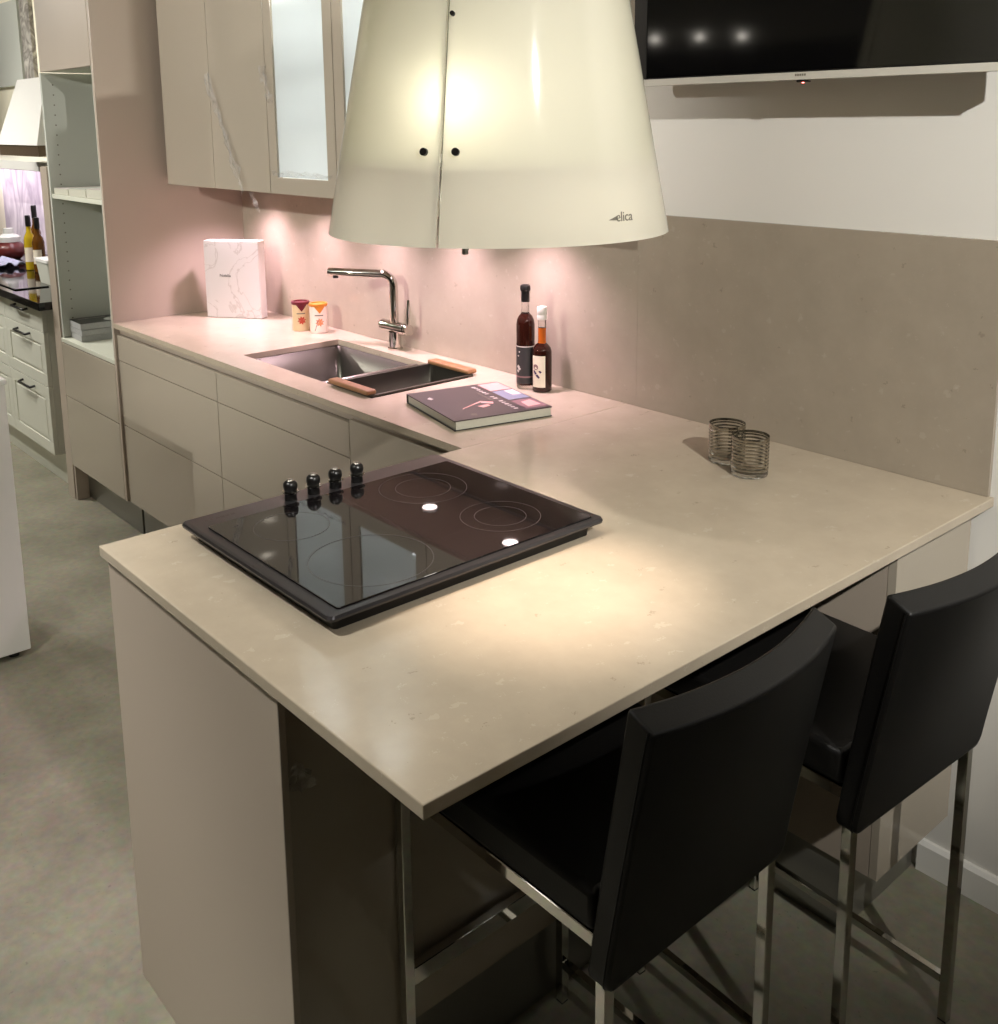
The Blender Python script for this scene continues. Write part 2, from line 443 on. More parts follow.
# worktops
SX = (.886, 1.655); SY = (-.482, -.105)
b = BM(); frame_slab(b, (.0005, XL - .0006), (-D, .0112), SX, SY, H - T, H)
tag(finish('worktop', b, M['quartz'], bevel=.0012), 'speckled beige stone worktop of the sink run with the sink cut-out', 'worktop')
b = BM(); box(b, XL, XR, YE, .0112, H - T, H, .0018, 2)
tag(finish('worktop', b, M['quartz']), 'speckled beige stone peninsula worktop carrying the hob and two tumblers', 'worktop')

# ------------------------------------------------------------------ base cabinets along the sink run
def gap_front(bm, x0, x1, z0, z1, y1=FY, t=.019): box(bm, x0 + .0015, x1 - .0015, y1, y1 + t, z0, z1, .0012, 2)
def base_cab(x0, x1, rows, label, sink=False):
    t = thing('base_cabinet', label, 'cabinet', (x0, FY, 0), group='glossy base cabinets of the sink run')
    b = BM(); y0 = FY + .0195; p = .018
    z1 = .888
    box(b, x0 + .0005, x0 + p, y0, -.001, BOT - .005, z1); box(b, x1 - p, x1 - .0005, y0, -.001, BOT - .005, z1)
    box(b, x0 + p, x1 - p, y0, -.001, BOT - .005, BOT + .013); box(b, x0 + p, x1 - p, -.012, -.001, BOT + .013, z1)
    finish('carcass', b, M['taupe_matt'], t)
    b = BM(); box(b, x0 + .0005, x1 - .0005, y0 - .006, y0 + .02, .864, .888); finish('grip_profile', b, M['taupe_matt'], t)
    for nm, z0_, z1_ in rows:
        b = BM(); gap_front(b, x0, x1, z0_, z1_); finish(nm, b, M['taupe'], t)
    b = BM(); box(b, x0 + .0005, x1 - .0005, -.520, -.505, 0.0005, BOT - .006); finish('plinth', b, M['plinth'], t)
    return t
three = [('drawer_front', .760, .861), ('drawer_front', .494, .757), ('drawer_front', BOT, .491)]
base_cab(.0015, .866, three, 'taupe gloss drawer cabinet of the sink run next to the tall open unit')
base_cab(.866, 1.677, three, 'taupe gloss drawer cabinet under the steel sink, middle of the sink run')
base_cab(1.677, 2.19, [('door', BOT, .872)], 'taupe gloss base cabinet with plain door in the corner by the hob')

# ------------------------------------------------------------------ peninsula cabinets
XB = 2.786
t = thing('peninsula_cabinet', 'taupe peninsula base with wide end panel under the hob worktop', 'cabinet', (2.5, -1.0, 0))
b = BM(); box(b, 2.198, 2.824, YE + .010, YE + .022, .0005, H - T - .001, .001, 1); finish('end_panel', b, M['taupe_matt'], t)
b = BM(); box(b, XB - .016, XB, YE + .0235, -.018, BOT, H - T - .001, .001, 1); finish('back_panel', b, M['taupe'], t)
b = BM(); box(b, 2.225, XB - .017, YE + .0235, -.60, BOT, H - T - .001); finish('carcass', b, M['taupe_matt'], t)
for k in range(2):
    y0 = YE + .028 + k * .41
    b = BM(); box(b, 2.204, 2.224, y0, y0 + .407, BOT, .862, .001, 1); finish('door', b, M['taupe'], t)
b = BM(); box(b, 2.25, 2.772, YE + .0235, -.60, .0005, BOT - .001); finish('plinth', b, M['plinth'], t)
b = BM(); box(b, 2.757, 2.772, -.599, -.02, .0005, BOT - .001); finish('plinth', b, M['plinth'], t)
t = thing('support_cabinet', 'narrow taupe cabinet under the peninsula worktop against the white wall', 'cabinet', (3.0, -.17, 0))
b = BM(); box(b, XB + .001, 3.121, -.304, -.001, BOT, H - T - .001); finish('carcass', b, M['taupe_matt'], t)
b = BM(); box(b, 3.122, 3.140, -.304, -.001, BOT, H - T - .001, .001, 1); finish('front_panel', b, M['taupe'], t)
b = BM(); box(b, XB + .001, 3.066, -.295, -.001, .0005, BOT - .001); finish('plinth', b, M['plinth'], t)

# ------------------------------------------------------------------ wall cabinets
WY = -.338; WB = 1.45; WT = 2.30
wx = [.04, .455, .87, 1.288, 1.70, 2.115]
wl = ['taupe gloss wall cabinet beside the tall unit, leftmost of the row',
      'taupe gloss wall cabinet with torn film, left of the glass-door cabinets',
      'wall cabinet with a frosted glass door in a taupe frame',
      'wall cabinet with a frosted glass door half hidden behind the glass hood',
      'taupe wall cabinet at the right end of the row behind the hood']
for k in range(5):
    x0, x1 = wx[k] + .0005, wx[k + 1] - .0005
    t = thing('wall_cabinet', wl[k], 'cabinet', (x0, WY, WB), group='wall cabinets above the sink')
    gl = k in (2, 3)
    b = BM(); p = .018; y0 = WY + .021
    box(b, x0, x0 + p, y0, .011, WB + .002, WT); box(b, x1 - p, x1, y0, .011, WB + .002, WT)
    box(b, x0 + p, x1 - p, y0, .011, WB + .002, WB + p); box(b, x0 + p, x1 - p, y0, .011, WT - p, WT)
    box(b, x0 + p, x1 - p, .001, .011, WB + p, WT - p)
    finish('carcass', b, M['white'] if gl else M['taupe_matt'], t)
    # bottom light-shelf in taupe hides the carcass from below
    b = BM(); box(b, x0, x1, y0, -.0005, WB - .004, WB + .0015); finish('bottom_panel', b, M['taupe_matt'], t)
    if not gl:
        b = BM(); box(b, x0 + .001, x1 - .001, WY, WY + .02, WB - .004, WT, .0012, 2); finish('door', b, M['taupe'], t)
    else:
        fr = .052
        b = BM()
        v = []
        # frame as one ring
        def ring(xs, zs, y): return [b.verts.new(q) for q in ((xs[0], y, zs[0]), (xs[1], y, zs[0]), (xs[1], y, zs[1]), (xs[0], y, zs[1]))]
        ox, oz = (x0 + .001, x1 - .001), (WB - .004, WT); ix, iz = (x0 + fr, x1 - fr), (WB + .05, WT - fr)
        of, ob, f_, ib = ring(ox, oz, WY), ring(ox, oz, WY + .02), ring(ix, iz, WY), ring(ix, iz, WY + .02)
        for i in range(4):
            j = (i + 1) % 4
            b.faces.new((of[i], of[j], f_[j], f_[i])); b.faces.new((ob[j], ob[i], ib[i], ib[j]))
            b.faces.new((of[j], of[i], ob[i], ob[j])); b.faces.new((f_[i], f_[j], ib[j], ib[i]))
        d = finish('door', b, M['taupe'], t, bevel=.001)
        b = BM(); box(b, ix[0] - .004 + .006, ix[1] + .004 - .006, WY + .006, WY + .010, iz[0] + .002, iz[1] - .002)
        ORIGIN[d.name] = Vector((x0, WY, WB)); pn = finish('pane', b, M['pane'], d)
        pn.data.materials.append(M['clear_skin'])
        for pf in pn.data.polygons:
            if pf.normal.y > -.5: pf.material_index = 1
        for z in (1.66, 1.86, 2.06):
            b = BM(); box(b, x0 + p + .001, x1 - p - .001, y0 + .02, 0, z, z + .008); finish('shelf', b, M['grey_panel'], t)
        b = BM(); box(b, x0 + p + .01, x1 - p - .01, y0 + .004, y0 + .012, WT - .03, WT - .02); finish('led_strip', b, M['lamp_strip'], t)
    # under-cabinet spot
LX = [.28, .68, 1.09, 1.487, 1.878]

# ------------------------------------------------------------------ tall unit with open niche
t = thing('tall_unit', 'tall taupe unit with an open shelf niche left of the sink run', 'cabinet', (-.3, -.58, 0))
b = BM(); box(b, -.019, -.0005, -.584, .011, BOT, 2.60, .001, 1); sp = finish('side_panel', b, M['taupe_matt'], t)
b = BM(); box(b, -.722, -.640, -.584, -.545, .0005, 1.505, .001, 1); finish('filler_panel', b, M['taupe_matt'], t)
b = BM()
box(b, -.639, -.620, -.578, .010, .76, 1.899); box(b, -.620, -.0195, -.004, .010, .76, 1.899)
box(b, -.038, -.0195, -.578, -.004, .76, 1.899)
finish('carcass', b, M['carcass_in'], t)
b = BM(); box(b, -.639, -.0195, -.584, .010, .738, .756, .001, 1); finish('niche_floor', b, M['carcass'], t)
b = BM(); box(b, -.618, -.040, -.576, -.006, 1.372, 1.390, .001, 1); finish('shelf', b, M['carcass'], t)
# rows of shelf-pin holes on the left inner side and the back
for z in [.80 + .042 * i for i in range(14)] + [1.43 + .042 * i for i in range(11)]:
    b = BM(); tube(b, [(-.6205, -.533, z), (-.6190, -.533, z)], .0032, 10); finish('shelf_pin_hole', b, M['ink_grey'], t)
b = BM(); box(b, -.600, -.0195, -.586, -.567, 1.9005, 2.60, .0012, 2); finish('upper_door', b, M['taupe_matt'], t)
b = BM(); box(b, -.598, -.020, -.566, .010, 1.9005, 2.60); finish('upper_carcass', b, M['carcass'], t)
b = BM(); box(b, -.638, -.0205, -.5845, -.565, .494, .734, .0012, 2); finish('drawer_front', b, M['taupe'], t)
b = BM(); box(b, -.638, -.0205, -.5845, -.565, BOT, .490, .0012, 2); finish('drawer_front', b, M['taupe'], t)
b = BM(); box(b, -.637, -.020, -.560, .010, BOT, .736); finish('lower_carcass', b, M['taupe_matt'], t)
b = BM(); box(b, -.637, -.620, -.580, -.525, .0005, BOT - .001); finish('plinth_return', b, M['taupe_matt'], t)
b = BM(); box(b, -.637, -.020, -.520, -.505, .0005, BOT - .001); finish('plinth', b, M['plinth'], t)

# catalogues in the niche
def catalogue(x0, y0, x1, y1, z0, th, cover, pages, label, grp, rot=0, spots=False):
    cx, cy = (x0 + x1) / 2, (y0 + y1) / 2
    t = thing('catalogue', label, 'book', (cx, cy, z0), grp, world=False, rotz=rot)
    w, h = (x1 - x0) / 2, (y1 - y0) / 2
    b = BM(); box(b, -w, w, -h, h, .0006, th - .0006, .0006, 1); finish('pages', b, pages, t)
    b = BM(); box(b, -w - .001, w + .001, -h - .001, h + .001, th - .0006, th + .0002); finish('cover', b, cover, t)
    if spots:
        b = BM(); box(b, -.05, -.045, -.10, .02, th + .0002, th + .0006); finish('cover_line', b, M['ink_white'], t)
        b = BM(); lathe(b, .025, .04, [(.035, th + .0002), (.05, th + .0006)], 24); finish('cover_plate', b, M['grey_panel'], t)
    return t
catalogue(-.606, -.552, -.455, -.30, .7565, .028, M['paper_grey'], M['paper_grey'], 'grey catalogue at the bottom of the stack under the dark cover', 'catalogues stacked in the niche', R(-3))
catalogue(-.608, -.553, -.453, -.30, .7850, .024, M['paper_grey'], M['paper_grey'], 'grey catalogue in the middle of the stack under the dark cover', 'catalogues stacked in the niche', R(-1))
catalogue(-.606, -.553, -.455, -.30, .8095, .028, M['cover_black'], M['paper_grey'], 'dark-covered catalogue lying topmost on the stack at the niche bottom', 'catalogues stacked in the niche', R(-2), True)
catalogue(-.610, -.568, -.44, -.33, 1.3905, .026, M['ink_white'], M['paper'], 'white catalogue at the left end of the upper niche shelf', 'catalogues on the upper shelf')
catalogue(-.42, -.570, -.24, -.33, 1.3905, .032, M['carcass_in'], M['paper'], 'grey-brown catalogue in the middle of the upper niche shelf', 'catalogues on the upper shelf', R(2))
catalogue(-.22, -.570, -.05, -.33, 1.3905, .038, M['ink_white'], M['paper'], 'thicker white catalogue on the upper niche shelf by the pink side panel', 'catalogues on the upper shelf')

# ------------------------------------------------------------------ sink
t = thing('kitchen_sink', 'stainless steel double sink set into the beige worktop', 'sink', (1.27, -.29, H - .2))
def bowl(x0, x1, nm):
    b = BM(); y0, y1 = SY[0] + .002, SY[1] - .002
    zt, zb = H - T - .0005, H - .195
    def ring(ins, z, r): return [(x, y, z) for x, y in rrect(x0 + ins, x1 - ins, y0 + ins, y1 - ins, r)]
    loft(b, [ring(-.0, zt, .018), ring(.004, zb + .02, .02), ring(.010, zb + .005, .022), ring(.024, zb, .02)], cap1=False)
    vs = [b.verts.new(p) for p in ring(.024, zb, .02)]
    cx, cy = (x0 + x1) / 2, (y0 + y1) / 2 + .06
    b.faces.new(vs)
    bo = finish(nm, b, M['sink_steel'], t, smooth=40)
    s = bo.modifiers.new('wall', 'SOLIDIFY'); s.thickness = .0015; s.offset = 1
    b = BM(); lathe(b, cx, cy, [(.001, zb + .002), (.028, zb + .002), (.034, zb + .006), (.04, zb + .003), (.042, zb + .0005)], 28, cap=False)
    ORIGIN[bo.name] = ORIGIN[t.name]; finish('drain', b, M['chrome'], bo, smooth=40)
bowl(SX[0] + .002, 1.357, 'bowl'); bowl(1.375, SX[1] - .002, 'bowl')
b = BM(); box(b, 1.3575, 1.3745, SY[0] + .003, SY[1] - .003, H - .06, H - .008, .004, 2); finish('divider', b, M['steel'], t, smooth=40)

# colander tray with oak handles
t = thing('colander_tray', 'steel sink tray with two oak handles resting across the sink', 'tray', (1.545, -.29, H))
b = BM()
def ring(x0, x1, y0, y1, z, r): return [(x, y, z) for x, y in rrect(x0, x1, y0, y1, r)]
zr = H + .006
loft(b, [ring(1.436, 1.652, -.484, -.100, zr - .004, .012), ring(1.436, 1.652, -.484, -.100, zr, .012), ring(1.446, 1.642, -.474, -.110, zr, .010),
         ring(1.449, 1.639, -.471, -.113, zr - .06, .012), ring(1.452, 1.634, -.466, -.118, zr - .064, .012)], cap1=True)
bo = finish('tray', b, M['sink_steel'], t, smooth=40)
for (y0, y1) in ((-.494, -.460), (-.124, -.088)):
    b = BM(); box(b, 1.442, 1.648, y0, y1, zr + .0005, zr + .015, .005, 3); finish('handle', b, M['wood'], t, smooth=50)

# ------------------------------------------------------------------ faucet
fx, fy = 1.166, -.052
t = thing('faucet', 'chrome kitchen tap with a long horizontal spout behind the sink', 'faucet', (fx, fy, H))
b = BM(); lathe(b, fx, fy, [(.026, H + .0005), (.026, H + .006), (.022, H + .010), (.022, .972)], 28); finish('base', b, M['chrome'], t, smooth=40)
b = BM(); tube(b, [(fx - .066, fy, .988), (fx + .066, fy, .988)], .021, 24); finish('valve_body', b, M['chrome'], t, smooth=40)
b = BM(); tube(b, [(fx + .067, fy, .988), (fx + .083, fy, .988)], .019, 24); finish('handle_hub', b, M['chrome'], t, smooth=40)
b = BM(); tube(b, [(fx + .076, fy, 1.004), (fx + .078, fy + .004, 1.09)], [.0065, .0055], 14); finish('lever', b, M['chrome'], t, smooth=50)
dx, dy = -.872, -.490
pts = [(fx, fy, 1.000)]
zb, rb = 1.128, .042
pts.append((fx, fy, zb))
for i in range(1, 9):
    a = PI / 2 * i / 8
    pts.append((fx + dx * rb * (1 - math.cos(a)), fy + dy * rb * (1 - math.cos(a)), zb + rb * math.sin(a)))
L = .245
pts.append((fx + dx * L, fy + dy * L, zb + rb))
b = BM(); tube(b, pts, .0145, 20); sp_ = finish('spout', b, M['chrome'], t, smooth=40)
b = BM(); tube(b, [(fx + dx * (L + .0003), fy + dy * (L + .0003), zb + rb), (fx + dx * (L + .002), fy + dy * (L + .002), zb + rb)], .0125, 20)
sub('spout_cap', b, M['black'], sp_, ORIGIN[t.name], smooth=40)
b = BM(); lathe(b, fx + dx * (L - .024), fy + dy * (L - .024), [(.010, zb + rb - .021), (.0105, zb + rb - .012)], 18)
sub('aerator', b, M['black'], sp_, ORIGIN[t.name], smooth=40)

# ------------------------------------------------------------------ things on the sink worktop
# upright marble-look book box
ang = math.atan2(.139, .194); wdt = .239
cxb, cyb = (.137 + .331) / 2, (-.25 - .111) / 2
t = thing('display_book', 'white marble-patterned book standing upright in the corner of the worktop', 'book', (cxb, cyb, H), world=False, rotz=ang)
b = BM(); box(b, -wdt / 2, wdt / 2, .0, .052, .0008, .312, .0015, 2); finish('slipcase', b, M['white'], t)
b = BM(); box(b, -wdt / 2 + .001, wdt / 2 - .001, -.0016, .0002, .002, .311, .0006, 1); fc = finish('front_cover', b, M['marble'], t)
text('title', 'Nobilia', .017, M['ink_black'], fc, (-.03, -.0019, .172), (PI / 2, 0, 0))

# spice cans
def can(x, y, lab, lid, body, kind, z1=.112, rot=0):
    t = thing('spice_tin', lab, 'tin', (x, y, H), 'spice tins on the worktop', world=False, rotz=rot)
    r = .032
    b = BM(); lathe(b, 0, 0, [(r - .001, .0006), (r, .003), (r, z1 - .012)], 32); bd = finish('tin_body', b, body, t, smooth=40)
    b = BM(); lathe(b, 0, 0, [(r + .001, z1 - .012), (r + .003, z1 - .010), (r + .003, z1 - .002), (r, z1), (r - .006, z1), (r - .007, z1 - .004)], 32); finish('lid', b, lid, t, smooth=40)
    def patch(bm, a0, a1, z0, z1_, rr, n=8, zf0=None):
        rows = []
        for i in range(n + 1):
            a = a0 + (a1 - a0) * i / n
            zz = zf0(i / n) if zf0 else z0
            rows.append((bm.verts.new((rr * math.cos(a), rr * math.sin(a), zz)), bm.verts.new((rr * math.cos(a), rr * math.sin(a), z1_))))
        for i in range(n): bm.faces.new((rows[i][0], rows[i + 1][0], rows[i + 1][1], rows[i][1]))
    # coloured flap hanging from the lid, towards the viewer
    b = BM(); patch(b, -1.05, .25, 0, z1 - .011, r + .0009, 12, lambda u: z1 - .011 - .026 * max(0, 1 - abs(u - .5) * 2.0))
    finish('lid_flap', b, lid, t)
    # star-anise picture: radiating petals on the cylinder
    b = BM()
    a0 = -.42; zc = .042
    for k in range(8):
        th = 2 * PI * k / 8 + .2
        L_ = .017; w = .0042
        pl = [(0, 0), (L_ * .55, w), (L_, 0), (L_ * .55, -w)]
        vs = []
        for (px, pz) in pl:
            qx = px * math.cos(th) - pz * math.sin(th); qz = px * math.sin(th) + pz * math.cos(th)
            a = a0 + qx / r; vs.append(b.verts.new(((r + .0008) * math.cos(a), (r + .0008) * math.sin(a), zc + qz)))
        b.faces.new(vs)
    finish('spice_picture', b, M['ink_red'] if kind == 0 else M['ink_orange'], t)
    b = BM(); patch(b, -1.0, .0, .066, .070, r + .0008); finish('printed_line', b, M['ink_grey'], t)
    if kind == 1:
        b = BM(); vs = []
        for (a, z) in ((-1.05, .010), (-.98, .010), (-.55, .05), (-.62, .052)):
            vs.append(b.verts.new(((r + .001) * math.cos(a), (r + .001) * math.sin(a), z)))
        b.faces.new(vs); finish('cinnamon_picture', b, M['ink_mauve'], t)
    return t
can(.640, -.112, 'cream spice tin with a maroon lid and red spice picture', M['maroon'], M['can_cream'], 0)
can(.722, -.084, 'white spice tin with an orange lid beside the maroon-lidded one', M['orange'], M['can_white'], 1)

# big dark book lying flat
bx, by = 1.950, -.339; brot = math.atan2(-.072, .306)
t = thing('cookbook', 'large dark hardback book lying flat at the worktop corner', 'book', (bx, by, H), world=False, rotz=brot)
w, h, th = .155, .142, .027
b = BM(); box(b, -w + .004, w - .001, -h + .004, h - .004, .003, th - .003); finish('pages', b, M['paper'], t)
b = BM(); box(b, -w, w, -h, h, .0006, .003, .0005, 1); finish('back_cover', b, M['cover_black'], t)
b = BM(); box(b, -w, -w + .003, -h, h, .0031, th - .0031); finish('spine', b, M['cover_black'], t)
b = BM(); box(b, -w, w, -h, h, th - .003, th, .0005, 1); fc = finish('front_cover', b, M['cover_dark'], t)
# cover print: title band, photos, branch picture
def flat(nm, poly, m, z=.0003, par=None):
    b = BM(); prism(b, [(-py * 1.08, px * .92) for px, py in poly], th + .0001, th + z); return finish(nm, b, m, par or fc)
ORIGIN.pop(fc.name, None)
# local axes: seen from the camera the title runs along the right third of the cover
tx = .055
for i, wch in enumerate([.016, .010, .012, .010, .013, .012, 0, .010, .014, 0, .012, .009, .013, .010, .011, .012]):
    y = .122 - i * .0155
    if wch: flat('title_letter', [(tx - .006, y), (tx - .006, y - wch * .55), (tx + .006, y - wch * .62), (tx + .006, y - .002)], M['ink_white'], .0004)
flat('subtitle_line', [(tx - .022, .06), (tx - .022, -.03), (tx - .018, -.03), (tx - .018, .06)], M['ink_grey'], .0004)
flat('cover_photo', [(.080, .135), (.080, .06), (.150, .06), (.150, .135)], M['ink_pink'])
flat('cover_photo', [(.080, .052), (.080, -.040), (.150, -.040), (.150, .052)], M['ink_blue'])
flat('cover_photo', [(.118, .048), (.118, .0), (.148, .0), (.148, .048)], M['ink_white'], .0005)
flat('cover_photo', [(.080, -.048), (.080, -.130), (.150, -.130), (.150, -.048)], M['ink_mauve'])
flat('cover_photo', [(.100, -.07), (.096, -.115), (.140, -.110), (.136, -.06)], M['ink_pink'], .0005)
flat('picture_stem', [(-.08, -.055), (-.08, -.058), (.0, -.020), (.0, -.014)], M['ink_pink'], .0004)
flat('picture_leaf', [(0, -.012), (-.005, -.03), (.022, -.05), (.030, -.035)], M['ink_pink'], .0004)
flat('picture_leaf', [(-.03, -.052), (-.022, -.070), (.006, -.062), (.004, -.048)], M['ink_pink'], .0004)
flat('cover_mark', [(-.125, .07), (-.118, .055), (-.108, .062), (-.112, .08)], M['ink_white'], .0004)
flat('cover_mark', [(-.09, -.118), (-.075, -.128), (-.066, -.108), (-.08, -.102)], M['ink_grey'], .0004)

# bottles
t = thing('sauce_bottle', 'tall dark bottle with black cap and charcoal label by the backsplash', 'bottle', (1.864, -.083, H), 'bottles by the backsplash', world=False, rotz=R(-40))
r = .0268
b = BM(); lathe(b, 0, 0, [(r - .002, .0006), (r, .004), (r, .0125)], 32); finish('glass_base', b, M['clear'], t, smooth=40)
b = BM(); lathe(b, 0, 0, [(r, .0126), (r, .190), (r - .002, .203), (r - .007, .214), (.0125, .222)], 32); finish('bottle_body', b, M['vinegar'], t, smooth=40)
b = BM(); lathe(b, 0, 0, [(.0125, .222), (.011, .228), (.0105, .262)], 24); finish('neck', b, M['clear'], t, smooth=40)
b = BM(); lathe(b, 0, 0, [(.0125, .256), (.0125, .286), (.0115, .287)], 24); finish('seal', b, M['black'], t, smooth=40)
b = BM(); lathe(b, 0, 0, [(.014, .2872), (.0155, .290), (.0155, .296), (.014, .303), (.008, .306)], 24); finish('cap', b, M['black'], t, smooth=40)
b = BM(); lathe(b, 0, 0, [(r + .0006, .018), (r + .0006, .125)], 32, cap=False); finish('label', b, M['label_black'], t, smooth=40)
b = BM(); lathe(b, 0, 0, [(r + .001, .126), (r + .001, .129)], 32, cap=False); finish('label_rim', b, M['ink_white'], t, smooth=40)
b = BM(); lathe(b, 0, 0, [(r + .001, .036), (r + .001, .0405)], 32, cap=False); finish('label_stripe', b, M['ink_mauve'], t, smooth=40)
b = BM()
for (a, z, s) in ((-.9, .068, .006), (-.75, .062, .005), (-.95, .055, .005), (-.9, .10, .003), (-.75, .112, .003)):
    vs = [b.verts.new(((r + .0012) * math.cos(a + da * s / r), (r + .0012) * math.sin(a + da * s / r), z + dz * s)) for da, dz in ((-1, 0), (0, -1), (1, 0), (0, 1))]
    b.faces.new(vs)
finish('label_print', b, M['ink_white'], t)

t = thing('sauce_bottle', 'shorter brown bottle with silver cap and white label beside the dark one', 'bottle', (1.922, -.072, H), 'bottles by the backsplash', world=False, rotz=R(-41))
r = .0278
b = BM(); lathe(b, 0, 0, [(r - .003, .0006), (r, .004), (r, .118), (r - .003, .128), (r - .009, .136), (.0125, .142)], 32); finish('bottle_body', b, M['vinegar'], t, smooth=40)
b = BM(); lathe(b, 0, 0, [(.0125, .142), (.0115, .148), (.0115, .186)], 24); finish('neck', b, M['amber'], t, smooth=40)
b = BM(); lathe(b, 0, 0, [(.0115, .186), (.0115, .2115)], 24); finish('clear_neck', b, M['clear'], t, smooth=40)
b = BM(); lathe(b, 0, 0, [(.014, .210), (.0145, .214), (.0145, .222), (.0135, .224), (.0145, .226), (.0145, .243), (.013, .247)], 24); finish('cap', b, M['bezel'], t, smooth=40)
b = BM(); lathe(b, 0, 0, [(r + .0006, .016), (r + .0006, .108)], 14, -1.25, .28, cap=False); finish('label', b, M['label_white'], t, smooth=40)
b = BM()
for (a, z, s) in ((-.75, .075, .0085),):
    vs = [b.verts.new(((r + .0012) * math.cos(a + math.cos(k) * s / r), (r + .0012) * math.sin(a + math.cos(k) * s / r), z + math.sin(k) * s)) for k in [2 * PI * i / 12 for i in range(12)]]
    b.faces.new(vs)
finish('label_flower', b, M['ink_mauve'], t)
b = BM()
for (a, z, s) in ((-.8, .058, .006), (-.55, .05, .006), (-.25, .062, .005), (-.9, .062, .005), (-.4, .046, .004)):
    vs = [b.verts.new(((r + .0013) * math.cos(a + da * s / r), (r + .0013) * math.sin(a + da * s / r), z + dz * s)) for da, dz in ((-1, .3), (0, -1), (1, -.2), (0, .8))]
    b.faces.new(vs)
finish('label_leaves', b, M['ink_purple'], t)

# tumblers with metal bands
def tumbler(x, y, lab):
    t = thing('glass_tumbler', lab, 'glass', (x, y, H), 'striped glass tumblers on the peninsula', world=False)
    r, h_ = .0405, .089
    b = BM(); lathe(b, 0, 0, [(r - .004, .0006), (r - .001, .002), (r, .006), (r, h_), (r - .0022, h_), (r - .0022, .012), (r - .006, .010), (.001, .010)], 40, cap=False)
    b.verts.ensure_lookup_table()
    lo = [v for v in b.verts if abs(v.co.z - .0006) < 1e-6]; b.faces.new(lo)
    g = finish('tumbler_glass', b, M['clear'], t, smooth=40)
    for k in range(9):
        z = .017 + k * .0076
        b = BM(); lathe(b, 0, 0, [(r + .0004, z), (r + .0006, z + .0019), (r + .0004, z + .0038)], 40, cap=False)
        finish('metal_band', b, M['band'], t, smooth=60)
    b = BM(); lathe(b, 0, 0, [(r + .0004, h_ - .006), (r + .0006, h_ - .003), (r + .0002, h_)], 40, cap=False); finish('metal_band', b, M['band'], t, smooth=60)
    return t
tumbler(2.664, -.197, 'metal-banded glass tumbler further from the peninsula edge, behind the other')
tumbler(2.755, -.237, 'metal-banded glass tumbler in front of its twin on the peninsula')

# ------------------------------------------------------------------ hob
hx0, hx1, hy0, hy1 = 2.258, 2.778, -1.321, -.720
t = thing('ceramic_hob', 'black ceramic hob with four front knobs on the peninsula worktop', 'hob', ((hx0 + hx1) / 2, (hy0 + hy1) / 2, H))
b = BM()
def hr(i, z, r=.012): return [(x, y, z) for x, y in rrect(hx0 + i, hx1 - i, hy0 + i, hy1 - i, r)]
loft(b, [hr(.022, H + .0006, .008), hr(.020, H + .020, .008)], cap0=True, cap1=True)
finish('base_tray', b, M['black_metal'], t, smooth=40)
b = BM(); loft(b, [hr(.012, H + .0203), hr(.001, H + .026), hr(0, H + .030), hr(.002, H + .0345), hr(.004, H + .0350)], cap0=True, cap1=True)
finish('frame', b, M['hob_frame'], t, smooth=30)
gx0, gx1, gy0, gy1 = 2.322, 2.762, -1.296, -.738
b = BM(); loft(b, [[(x, y, z) for x, y in rrect(gx0 - o, gx1 + o, gy0 - o, gy1 + o, .006)] for o, z in ((0, H + .0352), (0, H + .0372), (-.0012, H + .0378))], cap0=True, cap1=True)
gp = finish('glass_plate', b, M['hob_glass'], t)
ORIGIN[gp.name] = ORIGIN[t.name]
zc = H + .0379
def ringband(nm, cx, cy, r0, w=.0011):
    b = BM(); lathe(b, cx, cy, [(r0, zc), (r0, zc + .0002), (r0 + w, zc + .0002), (r0 + w, zc)], 56, cap=False); finish(nm, b, M['ring'], gp)
for cx, cy, rs in ((2.425, -1.18, (.068,)), (2.645, -1.155, (.105,)), (2.425, -.88, (.088, .055)), (2.645, -.865, (.075, .048))):
    for rr in rs: ringband('cooking_zone_ring', cx, cy, rr)
b = BM(); box(b, 2.355, 2.357, -1.262, -1.250, zc, zc + .0002); finish('printed_mark', b, M['ring'], gp)
for k, y in enumerate((-1.108, -1.056, -1.005, -.953)):
    kx, kz = 2.296, H + .0352
    b = BM(); lathe(b, kx, y, [(.0125, kz), (.0118, kz + .012), (.0125, kz + .0145)], 24); kb = finish('knob', b, M['black'], t, smooth=40)
    ORIGIN[kb.name] = ORIGIN[t.name]
    b = BM(); lathe(b, kx, y, [(.0130, kz + .0146), (.0162, kz + .0152), (.0162, kz + .0172), (.0130, kz + .0180)], 24); finish('knob_ring', b, M['chrome'], kb, smooth=40)
    b = BM(); lathe(b, kx, y, [(.0115, kz + .0181), (.0138, kz + .023), (.0143, kz + .029), (.0128, kz + .035), (.0078, kz + .0395)], 24); finish('knob_grip', b, M['black'], kb, smooth=50)
    b = BM(); lathe(b, kx, y, [(.0078, kz + .0396), (.0068, kz + .0412), (.002, kz + .0418)], 24); finish('knob_cap', b, M['steel'], kb, smooth=50)
# faint maker's mark on the frame corner (illegible in the photo)
b = BM()
for i, (l_, w_) in enumerate(((.006, .003), (.004, .006), (.008, .006), (.008, .006), (.007, .006), (.008, .006))):
    box(b, 2.288 - w_ / 2, 2.288 + w_ / 2, -1.285 + i * .0105, -1.285 + i * .0105 + l_, H + .0350, H + .0353)
finish('frame_mark', b, M['ring'], t)

